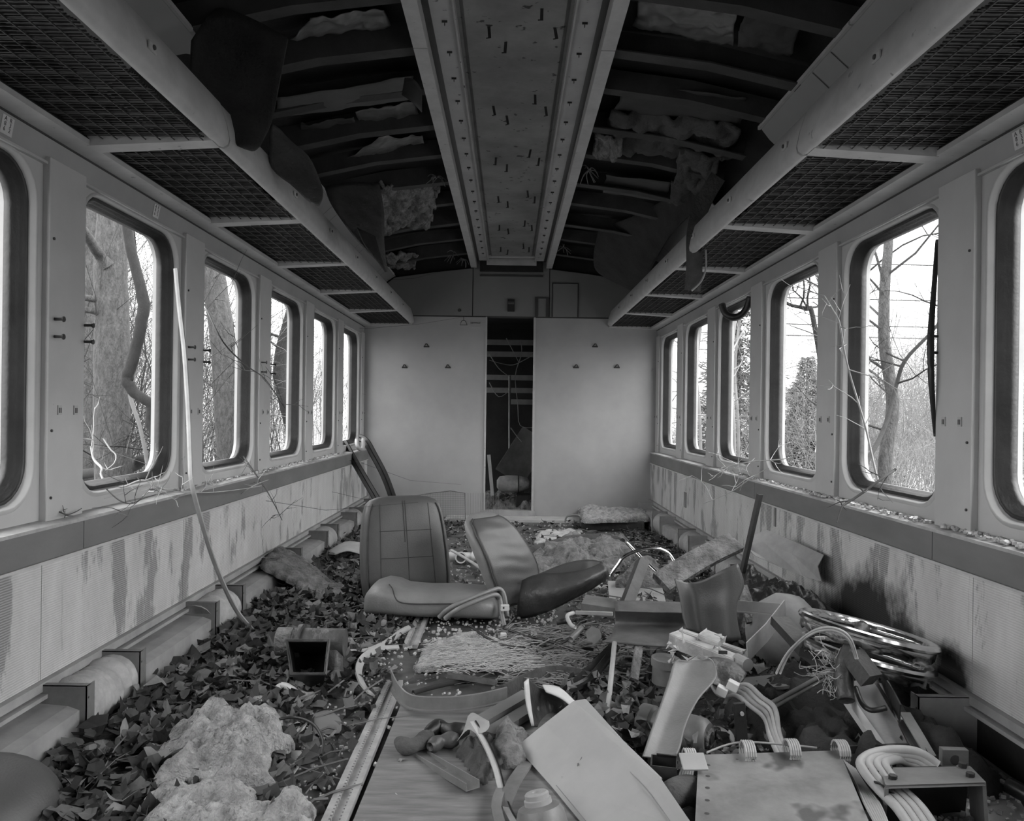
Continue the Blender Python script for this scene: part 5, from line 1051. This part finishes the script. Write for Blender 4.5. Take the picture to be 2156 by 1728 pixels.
# stained plate with lashings
t = thing('stained_box', 'large flat stained metal box lid lashed with cord in the right foreground', 'box', W(1640, 1700, 1.85))
BL, BR, FR, FL = W(1474, 1590, 2.04), W(1764, 1581, 2.04), W(1855, 1800, 1.60), W(1464, 1800, 1.60)
top = [BL, BR, FR, FL]; b = MB().loops([top, [p + V(0, 0, -.05) for p in top]]); b.f += [(0, 1, 2, 3), (4, 7, 6, 5)]
obj('lid', b, M_plate, t, mods=[('bev', .004)])
hb = MB()
for k in range(5): p = BL.lerp(FL, .12 + .13 * k) + V(.022, 0, .0006); hb.lathe([(.006, 0), (0, .0006)], p, (0, 0, 1), 10)
for k in range(2): hb.lathe([(.004, 0), (0, .0006)], W(1552 + 34 * k, 1598, 2.0) , (0, 0, 1), 8)
obj('rivet_hole', hb, M_ink, t)
for i, (px, py, l_) in enumerate(((1574, 1583, 'left'), (1667, 1580, 'middle'), (1770, 1582, 'right'), (1452, 1600, 'outer left'))):
    b = MB(); c = W(px, py, 2.03)
    for k in range(5): b.tube([c + V(-.012 + .006 * k, .030 * math.cos(a) , .024 * math.sin(a) * 1.15) for a in np.linspace(-.6, 3.9, 12)], .0032, 5)
    obj('cord_lashing', b, M_hose, origin=c, label=l_ + ' hoop of striped pale cord over the back edge of the stained box lid', cat='cord', group='cord lashings on the stained box')
tubeobj('thin_wire', T((1488, 1584, 2.06), (1530, 1568, 2.1), (1570, 1562, 2.1), (1640, 1566, 2.08), (1720, 1574, 2.06)), .003, M_duct, 'thin grey wire threaded through the cord hoops', 'wire')
b = MB(); rgc = random.Random(8)
for i in range(7): b.tube(spl([W(1775 + 4 * i, 1600 + i * 3, 2.0), W(1800 + 4 * i, 1645 + i * 2, 1.92), W(1820 + 5 * i, 1690, 1.8), W(1850 + 4 * i, 1745, 1.68)], 4), .0035, 5)
obj('cord_bundle', b, M_hose, origin=W(1800, 1650, 1.95), label='bundle of frayed pale cord hanging down the right side of the stained box', cat='cord', kind='stuff')
b = MB()
for i in range(6): b.tube(spl([W(1452 + 3 * i, 1600, 2.0), W(1434 + 5 * i, 1622, 1.98), W(1425 + 6 * i, 1660, 1.92)], 4), .0035, 5)
obj('cord_bundle', b, M_hose, origin=W(1440, 1630, 1.95), label='bundle of pale cord beside the insulated hose', cat='cord', kind='stuff')
c = W(1460, 1603, 1.96); box_at('pale_bracket', c, (.065, .05, .006), ROT(3, 28), M_sheet, 'small pale metal bracket plate on the back left corner of the stained box', 'bracket')
p = W(1398, 1602, 2.0); t = thing('steel_box', 'small open-topped dark steel box right of the pale cover panel', 'box', p); a_ = .034
b = MB(); u2 = V(.97, -.22, 0); v2 = V(.22, .97, 0)
sq = lambda k, dz: [p + u2 * x * k + v2 * y * k + V(0, 0, dz) for x, y in ((-a_, -a_), (a_, -a_), (a_, a_), (-a_, a_))]
b.loops([sq(1, -.085), sq(1, 0), sq(.9, 0), sq(.9, -.08)]); b.f += [(0, 3, 2, 1), (12, 13, 14, 15)]; obj('body', b, M_steeldk, t)
obj('bright_rim', MB().beam(p + u2 * -.02 + v2 * .031 + V(0, 0, .002), p + u2 * .034 + v2 * .031 + V(0, 0, .002), .006, .005), M_chrome, t)
tubeobj('insulated_hose', T((1375, 1790, 1.78), (1388, 1722, 1.86), (1410, 1680, 1.90), (1445, 1662, 1.94), (1475, 1672, 1.95)), .036, M_felt2, 'thick dark felt-wrapped hose at the bottom edge between panel and box', 'hose', n=14)
sheet('pale_angle', [T((1366, 1668, 1.9), (1400, 1664, 1.9)), T((1368, 1745, 1.78), (1385, 1745, 1.78))], M_duct, th=.004, sub=0, label='narrow grey plate between the pale panel and the felt-wrapped hose', cat='plate')
# thick hose coil and its mount
for i in range(4):
    dx = 17 * i
    q = T((1945 + dx, 1790, 1.66), (1893 + dx, 1706, 1.76), (1850 + dx, 1662, 1.84), (1822 + dx, 1628, 1.88), (1812 + dx, 1604 + i, 1.92), (1836 + dx, 1586 + 4 * i, 1.95), (1885 + dx * .4, 1578 + i * 8, 1.96), (1935 - dx * .1, 1584 + i * 9, 1.95), (1975 - dx * .4, 1610 + 7 * i, 1.93))
    tubeobj('thick_hose', q, .0115, M_hose, ['outermost', 'second', 'third', 'innermost'][i] + ' loop of the thick pale hoses strapped together in the right foreground', 'hose', n=12, group='coil of thick hoses', res=7)
for i, (a, b_, an) in enumerate(((1868, 1592, 90), (1846, 1622, 10), (1868, 1664, 40))):
    c = W(a, b_, (1.985, 1.90, 1.83)[i]); bb_ = MB(); rr = .032
    d = V(math.cos(R(an)), 0, -math.sin(R(an))) if i else V(0, 0, 1)
    if i == 0: bb_.box(c + V(0, -.02, .0), (.026, .006, .075), ROT(0, -10, 5))
    else: bb_.sweep([c + d * (.032 * math.cos(a2)) + V(0, -1, .3).normalized() * (.020 * math.sin(a2)) for a2 in np.linspace(0, 6.28, 18)], [(-.006, -.0015), (.006, -.0015), (.006, .0015), (-.006, .0015)], up=(.2, .5, 1), cap=False)
    obj('hose_strap', bb_, M_rubber, origin=c, label=['wide black band upright over the top of the hose coil', 'black strap round the left bend of the hose coil', 'black strap round the hoses below the left bend'][i], cat='strap', group='straps on the hose coil', mods=[('bev', .002)])
t = thing('mounting_bracket', 'heavy steel bridge bracket with four bolts in the bottom right foreground', 'bracket', W(1960, 1728, 1.8))
TL, TR, TR2, TL2 = W(1858, 1616, 1.92), W(2040, 1613, 1.92), W(2072, 1646, 1.80), W(1868, 1652, 1.80)
b = MB(); tp = [TL, TR, TR2, TL2]; b.loops([tp, [q - V(0, 0, .008) for q in tp]]); b.f += [(0, 1, 2, 3), (4, 7, 6, 5)]; obj('top_plate', b, M_steel, t, mods=[('bev', .003)])
D_ = V(0, 0, -.16)
for nm_, a, b_ in (('left_leg', TL, TL2), ('right_leg', TR, TR2)):
    dn = V(-.012, 0, 0) if nm_ == 'left_leg' else V(.012, 0, 0); b = MB().add([a, b_, b_ + D_ + dn, a + D_ + dn], [(0, 1, 2, 3)]); obj(nm_, b, M_steel, t, mods=[('sol', .008)])
b = MB().add([TL, TR, TR + D_ + V(0, .02, 0), TL + D_ + V(0, .02, 0)], [(0, 1, 2, 3)]); obj('back_web', b, M_steeldk, t, mods=[('sol', .006)])
for a, b_, Y in ((1870, 1619, 1.91), (1880, 1639, 1.84), (2027, 1613, 1.91), (2043, 1634, 1.84)):
    c = W(a, b_, Y); bo_ = obj('bolt', MB().lathe([(.014, -.006), (.014, -.002), (.0, -.002)], c, (0, 0, 1), 20), M_steel, t); obj('bolt_head', MB().lathe([(.010, -.002), (.010, .009), (0, .009)], c, (0, 0, 1), 6), M_steeldk, bo_)
c = W(2008, 1593, 1.98); t = obj('square_plate', MB().box(c, (.066, .02, .045), ROT(-4)), M_steel, origin=c, label='small upright square plate with a dark scorched hole behind the bolted bracket', cat='plate', mods=[('bev', .002)]); obj('scorched_hole', MB().lathe([(.013, .0105), (0, .0107)], c + V(-.002, 0, -.004), (0, -1, 0), 18), M_ink, t)
strip('thin_plate', T((1780, 1578, 2.08), (1915, 1572, 2.06)), .006, .02, M_steeldk, 'dark narrow bar behind the hose coil', 'bar', res=0)
t = thing('pipe_valve', 'dark pipe valve with a flexible hose lying on the near right heater cover', 'valve', (1.33, 1.95, .05))
obj('body', MB().tube([V(1.37, 1.84, .06), V(1.33, 2.02, .06)], .022, 16).lathe([(.032, 0), (.032, .02)], (1.37, 1.85, .06), (-.2, 1, 0), 18).lathe([(.03, 0), (.03, .012)], (1.345, 1.95, .06), (-.2, 1, 0), 18), M_black, t, smooth=True, angle=35)
obj('flexible_tail', MB().tube(spl([V(1.33, 2.02, .06), V(1.27, 2.08, .07), V(1.20, 2.07, .05), V(1.17, 2.02, .045)], 5), .008, 8), M_steel, t)
crumbs('broken_glass', 700, [(1.12, 1.38, 1.75, 2.2, .035), (1.25, 1.38, 2.0, 2.26, .035), (1.05, 1.2, 1.7, 1.9, .035)], 21, 'broken glass crumbs scattered over the near right heater cover', s0=.004, s1=.012)
# small fittings and big leaves in the gaps of the heap
lv = MB(); rg6 = random.Random(77)
for i in range(330):
    px, py = rg6.uniform(1190, 1420), rg6.uniform(1400, 1640); p = F(px, py, rg6.uniform(.02, .06)); leaf(lv, p, rg6.uniform(.018, .038), rg6, .8)
for i in range(260):
    p = V(rg6.uniform(.3, 1.3), rg6.uniform(2.1, 3.4), rg6.uniform(.02, .10)); leaf(lv, p, rg6.uniform(.015, .035), rg6, .7)
o = obj('dead_leaves', lv, M_leafs[1], label='larger upright dead leaves lodged in the gaps of the heap on the right', cat='leaves', kind='stuff'); o.data.materials.append(M_leafs[2]); o.data.materials.append(M_leafs[0]); o.data.polygons.foreach_set('material_index', [(k // 10) % 3 if (k // 10) % 5 else 0 for k in range(len(o.data.polygons))])
tubeobj('window_handle', T((1208, 1290, 3.35), (1196, 1294, 3.33), (1195, 1302, 3.32), (1203, 1316, 3.3), (1212, 1320, 3.28)), .009, M_alu, 'small pale C-shaped handle lying left of the bent tray', 'handle', res=3)
strip('bracket_rod', T((1212, 1289, 3.35), (1290, 1292, 3.3)), .014, .014, M_duct, 'thin grey rod beside the small C-shaped handle', 'rod', res=0)
box_at('wedge_block', W(1262, 1276, 3.5), (.15, .12, .05), ROT(-15, 6, 4), M_steel, 'flat grey block lying behind the C-shaped handle', 'block')
obj('hex_plate', MB().lathe([(.034, 0), (.034, .006), (0, .006)], W(1250, 1336, 3.12), (-.2, -1, .25), 6), M_steel, origin=W(1250, 1340, 3.12), label='small six-sided metal plate at the left end of the bent tray', cat='plate')
tubeobj('pipe_stub', T((1202, 1346, 3.12), (1225, 1322, 3.2)), .012, M_steel, 'short dark pipe stub left of the six-sided plate', 'pipe', res=0)
tubeobj('pipe_stub', T((1172, 1310, 3.35), (1196, 1306, 3.35)), .013, M_steeldk, 'short black pipe stub left of the C-shaped handle', 'pipe', res=0)
for i, q in enumerate((((1090, 1338), (1140, 1345), (1190, 1362), (1215, 1372)), ((1060, 1322), (1095, 1335), (1130, 1350)), ((1215, 1330), (1190, 1350), (1165, 1362), (1130, 1372)), ((990, 1318), (1030, 1345), (1075, 1362), (1120, 1360)))):
    tubeobj('dark_cable', [F(a, b, .05) for a, b in q], .006, M_rubber, ['dark cable curving towards the six-sided plate', 'short dark cable beside the tall white clip', 'dark cable crossing the twig tangle to the pipe stub', 'dark cable lying between the seat cushion and the pale mat'][i], 'cable')
# wall sockets
for y_, z_, l_ in ((4.58, .42, 'small grey socket plate low on the right wall near the end'), ):
    p = W(1443, 1052, X=1.393); box_at('socket_plate', V(1.392, p.y, p.z), (.006, .07, .12), None, M_steel, l_, 'socket')
p = W(1632, 1086, X=1.393); box_at('slot_plate', V(1.392, p.y, p.z), (.006, .025, .11), None, M_steel, 'narrow dark slot plate on the right wall above the leaning sheet', 'slot')
# ---------------------------------------------------------------- things hanging at the windows and ceiling
q = T((370, 565, 3.25), (378, 650, 3.24), (388, 740, 3.22), (396, 860, 3.2), (400, 960, 3.18), (404, 1020, 3.16), (425, 1100, 3.2), (452, 1185, 3.26), (492, 1275, 3.32), (528, 1322, 3.36), (553, 1340, 3.4))
strip('hanging_seal', q, .030, .008, M_duct, 'long pale rubber seal hanging from the left wall down onto the leaves', 'rubber seal', up=(.3, 1, 0), res=8, prof=[(-.010, -.003), (0, -.005), (.010, -.003), (.010, .003), (0, .001), (-.010, .003)])
q = T((1974, 505, 2.62), (1967, 600, 2.6), (1960, 700, 2.58), (1960, 780, 2.57), (1964, 850, 2.58), (1969, 918, 2.6))
tubeobj('loose_seal', q, .009, M_rubber, 'loose black window seal bowed down the near side of the second right window', 'rubber seal', scl=[.8, 1, 1.3, 1, .6])
q = T((1520, 640, 4.75), (1528, 660, 4.73), (1545, 668, 4.7), (1562, 662, 4.68), (1574, 645, 4.66), (1580, 625, 4.64))
tubeobj('loose_seal', q, .022, M_rubber, 'fallen black window seal drooping at the top of the fourth right window', 'rubber seal')
strip('hanging_fabric', T((1512, 372, 4.1), (1488, 412, 4.1), (1470, 455, 4.08), (1462, 500, 4.06), (1462, 560, 4.06), (1458, 612, 4.06)), .006, .085, M_felt2, 'dark strip of fabric hanging over the right rack lip', 'fabric', up=(1, 0, .2), res=5)
tubeobj('fabric_cord', T((1480, 488, 4.04), (1486, 530, 4.02), (1486, 565, 4.02), (1476, 592, 4.02), (1456, 612, 4.04)), .005, M_duct, 'pale frayed cord looping beside the strip of fabric on the right rack', 'cord')
sheet('drooping_lining', [T((404, 84, 2.62), (455, 20, 2.7), (530, 40, 2.7), (606, 82, 2.7)), T((400, 170, 2.6), (460, 160, 2.66), (530, 150, 2.68), (588, 175, 2.68)), T((404, 215, 2.6), (470, 250, 2.62), (530, 250, 2.64), (572, 255, 2.66)), T((440, 262, 2.6), (490, 300, 2.6), (530, 316, 2.6), (548, 308, 2.62))], M_feltshade, th=.012, label='large dark felt lining drooping beside the torn left ceiling panel', cat='lining')
sheet('drooping_lining', [T((572, 262, 3.1), (590, 275, 3.15), (604, 296, 3.2)), T((566, 300, 3.05), (610, 312, 3.1), (648, 330, 3.15)), T((572, 352, 3.0), (622, 372, 3.02), (674, 385, 3.08)), T((620, 395, 3.0), (650, 412, 3.0), (680, 412, 3.02)), T((648, 420, 3.0), (662, 430, 2.98), (672, 432, 2.98))], M_felt2, th=.010, label='pointed grey felt flap curling over the left rack lip', cat='lining')
sheet('drooping_lining', [T((684, 395, 4.1), (740, 384, 4.2), (798, 388, 4.3)), T((700, 432, 4.0), (752, 440, 4.1), (808, 450, 4.2)), T((742, 492, 3.95), (775, 500, 4.0), (808, 512, 4.05)), T((775, 530, 3.9), (795, 548, 3.9), (814, 572, 3.95))], M_felt2, th=.012, label='grey felt flap hanging above the middle of the left rack', cat='lining')
sheet('drooping_lining', [T((752, 480, 3.9), (790, 498, 3.92)), T((768, 515, 3.86), (800, 535, 3.88)), T((795, 548, 3.84), (812, 572, 3.86))], M_feltshade, th=.008, label='small black felt tail below the middle left flap', cat='lining')
sheet('drooping_lining', [T((1262, 480, 6.2), (1340, 452, 5.6), (1430, 400, 4.9), (1500, 345, 4.3)), T((1250, 540, 6.6), (1330, 505, 6.0), (1400, 470, 5.3), (1470, 430, 4.7)), T((1262, 575, 7.0), (1318, 580, 6.5), (1366, 545, 5.9), (1415, 490, 5.2)), T((1330, 610, 7.0), (1345, 612, 6.7), (1362, 590, 6.4), (1372, 560, 6.0))], M_feltshade, th=.012, label='wide dark felt lining drooping over the right end of the end wall', cat='lining')
def rp(px, py, drop=0.0):
    z = 2.53
    for _ in range(8):
        p = W(px, py, Z=z); z = 2.60 - .16 * max(0, abs(p.x) - .4) - .02 - drop
    return W(px, py, Z=z)
def foil(name, quad, m, label, cat='insulation', drop=.01, amp=.018, fq=14, nx=26, ny=12, th=.003, group=None):
    """quad: far-left, far-right, near-right, near-left in pixels against the roof"""
    a, b, c, d = [rp(x, y, drop) for x, y in quad]; rows = []
    for i in range(ny + 1):
        v = i / ny; rows.append([])
        for j in range(nx + 1):
            u = j / nx; p = a.lerp(b, u).lerp(d.lerp(c, u), v); p = p + V(.015 * nz(p, 9, 4), .02 * nz(p, 7, 9), amp * fr(p, fq, 2, 3) - .01 * math.sin(math.pi * v)); rows[-1].append(p)
    return obj(name, MB().grid(rows), m, smooth=True, origin=a, label=label, cat=cat, mods=[('sol', th)], group=group)
foil('insulation_foil', ((612, 85), (822, 52), (812, 18), (655, 36)), M_foil, 'crinkled foil insulation between the nearest left roof ribs')
foil('insulation_foil', ((768, 280), (892, 256), (872, 214), (752, 238)), M_foil, 'crumpled bright foil beneath the middle left roof ribs')
foil('insulation_foil', ((640, 300), (760, 283), (748, 246), (632, 262)), M_rib, 'dull torn foil left of the crumpled bright foil on the left roof')
foil('insulation_foil', ((700, 345), (900, 300), (890, 283), (800, 292)), M_foil, 'narrow strip of foil behind a left roof rib', ny=6)
foil('insulation_foil', ((600, 20), (800, 8), (796, -25), (590, -20)), M_foil, 'dim foil insulation at the top edge on the left roof')
foil('insulation_foil', ((1332, 58), (1540, 92), (1560, 10), (1346, -22)), M_foil, 'large pale wrinkled foil sheet on the near right roof', nx=34, ny=22)
foil('insulation_foil', ((1550, 92), (1660, 120), (1700, 20), (1580, 0)), M_rib, 'dark wrinkled foil outside the pale sheet on the near right roof', nx=24, ny=18)
foil('hanging_board', ((580, 248), (860, 210), (868, 162), (584, 205)), mat('dull_panel', .085, .3, 4, .8, bump=.1), 'dull grey board hanging across the left roof', drop=.06, amp=.004, cat='board')
sheet('curled_board', [T((852, 164, 3.0), (872, 168, 3.0), (888, 190, 3.0)), T((846, 200, 2.95), (868, 215, 2.92), (888, 236, 2.96))], M_rib, th=.003, label='curled end of board at the left centre rail', cat='board')
foil('glass_wool_batt', ((806, 488), (905, 470), (925, 395), (800, 388)), M_ins2, 'pale glass wool batt sagging from the far left roof', drop=.06, amp=.06, fq=12, nx=40, ny=26, th=.02)
foil('glass_wool_batt', ((1262, 318), (1545, 330), (1560, 262), (1290, 232)), M_felt2, 'long dim glass wool batt across the right roof', drop=.04, amp=.05, fq=10, nx=50, ny=20, th=.02)
foil('glass_wool_batt', ((1408, 425), (1475, 440), (1520, 330), (1432, 312)), M_felt2, 'grey wool flap hanging on the right roof beside the rack', drop=.07, amp=.05, fq=11, nx=26, ny=26, th=.02)
foil('glass_wool_batt', ((820, 562), (872, 562), (880, 535), (812, 532)), M_ins2, 'small pale wool batt on the left roof near the end wall', drop=.05, amp=.05, fq=16, nx=24, ny=14, th=.02)
foil('glass_wool_tuft', ((1248, 325), (1300, 330), (1310, 288), (1256, 282)), M_ins2, 'tuft of pale wool at the right centre rail', drop=.08, amp=.09, fq=14, nx=22, ny=20, th=.02)
foil('dull_board', ((1270, 405), (1400, 425), (1412, 385), (1276, 368)), mat('dull_panel', .085), 'dull rectangular sheet between the far right roof ribs', drop=.03, amp=.004, cat='board')
foil('dull_board', ((1290, 232), (1560, 262), (1570, 205), (1320, 178)), M_rib, 'dark sheet between the middle right roof ribs', drop=.03, amp=.006, cat='board')
for i, (px, py) in enumerate(((1186, 520), (955, 530), (975, 545), (1240, 358), (920, 372))):
    b = MB(); c = rp(px, py, .06); rgq = random.Random(i)
    for k in range(9): d = V(rgq.uniform(-1, 1), rgq.uniform(-1, 1), rgq.uniform(-1, .4)).normalized(); b.tube(spl([c, c + d * .04, c + d * .08 + V(rgq.uniform(-.03, .03), 0, -.03)], 3), .006, 5, scl=[1, .3])
    obj('wool_shred', b, M_ins2, origin=c, label=['pale star-shaped shred on the far right roof', 'pale wool shred by the left centre rail', 'pale wool shred at the end of the left centre rail', 'pale curl of wool by the right centre rail', 'pale wool shred on the left roof beside the wool batt'][i], cat='shred', kind=None)
# twigs reaching through the windows
def twig(q, r, m, label, res=5, sub=0, seed=0, ln=.15):
    o = tubeobj('intruding_twig', q, r, m, label, 'twig', n=6, res=res, scl=[1, .85, .5])
    if sub:
        b = MB(); rg_ = random.Random(seed); sp = spl(q, res)
        for i in range(sub): grow(b, rg_, sp[rg_.randrange(1, len(sp))], (rg_.uniform(-.6, .6), rg_.uniform(-1, 1), rg_.uniform(-.4, .9)), ln * rg_.uniform(.5, 1.3), r * .5, 1, 2, .3, 4)
        obj('side_shoot', b, m, o)
M_tw = mat('pale_stem', .40, .3, 3, .8); M_tw2 = mat('dark_stem', .09, .3, 3, .8)
twig(T((192, 939, 2.95), (198, 967, 2.95), (214, 985, 2.93), (213, 1000, 2.92), (228, 1021, 2.9), (260, 1024, 2.88), (292, 1012, 2.86), (313, 1014, 2.86), (320, 1028, 2.85), (300, 1045, 2.8)), .005, M_tw, 'pale looping stem on the sill of the second left window', sub=6, seed=1)
twig(T((217, 922, 3.0), (232, 945, 3.0), (244, 958, 3.0), (240, 975, 2.98), (222, 990, 2.95)), .003, M_tw, 'fine pale stem hanging before the big left trunk')
twig(T((316, 1018, 2.86), (345, 1030, 2.9), (385, 1036, 3.1), (450, 1036, 3.5), (520, 1028, 3.9), (552, 1022, 4.1)), .003, M_tw, 'long thin stem lying along the left ledge', sub=8, seed=2, ln=.12)
twig(T((225, 1030, 2.7), (250, 1052, 2.65), (275, 1060, 2.62), (300, 1050, 2.6), (330, 1040, 2.7)), .0025, M_tw2, 'thin dark stem drooping below the sill of the second left window', sub=5, seed=3, ln=.12)
twig(T((120, 1075, 2.45), (140, 1083, 2.45), (158, 1078, 2.5), (172, 1070, 2.55)), .0022, M_tw2, 'short budded stem on the ledge between the nearest left windows', sub=3, seed=4, ln=.06)
twig(T((512, 960, 4.15), (540, 1000, 4.12), (560, 1030, 4.1), (578, 1062, 4.05), (594, 1095, 4.0)), .004, M_tw2, 'dark crooked twig hanging from the third left window down the wall', sub=6, seed=5, ln=.15)
twig(T((500, 1045, 4.0), (535, 1022, 4.0), (565, 1010, 4.1)), .003, M_tw, 'pale twig crossing the dark one at the left ledge')
twig(T((430, 640, 3.9), (470, 720, 3.7), (520, 770, 4.0), (560, 800, 4.25), (600, 860, 4.55)), .004, M_tw2, 'dark branch crossing the third left window and pillar', sub=8, seed=6, ln=.3)
twig(T((1848, 1010, 3.0), (1836, 960, 2.98), (1824, 905, 2.96), (1808, 850, 2.92), (1790, 790, 2.88), (1776, 730, 2.84), (1768, 680, 2.8), (1752, 650, 2.78), (1735, 622, 2.76)), .0045, M_tw, 'pale sapling stem leaning into the car through the second right window', sub=9, seed=7, ln=.22)
twig(T((1885, 988, 2.75), (1850, 1012, 2.7), (1815, 1038, 2.68), (1785, 1058, 2.66), (1772, 1068, 2.64), (1762, 1100, 2.62)), .005, M_tw2, 'dark forked twig resting on the right ledge', sub=4, seed=8, ln=.1)
twig(T((1520, 985, 4.4), (1580, 972, 4.2), (1650, 966, 4.0), (1716, 952, 3.8)), .004, M_tw, 'pale twig lying through the third right window along the ledge', sub=8, seed=9, ln=.18)
twig(T((1480, 1060, 4.3), (1540, 1035, 4.2), (1590, 1000, 4.1), (1620, 985, 4.0)), .003, M_tw, 'fine pale twig drooping over the right ledge', sub=5, seed=10, ln=.15)
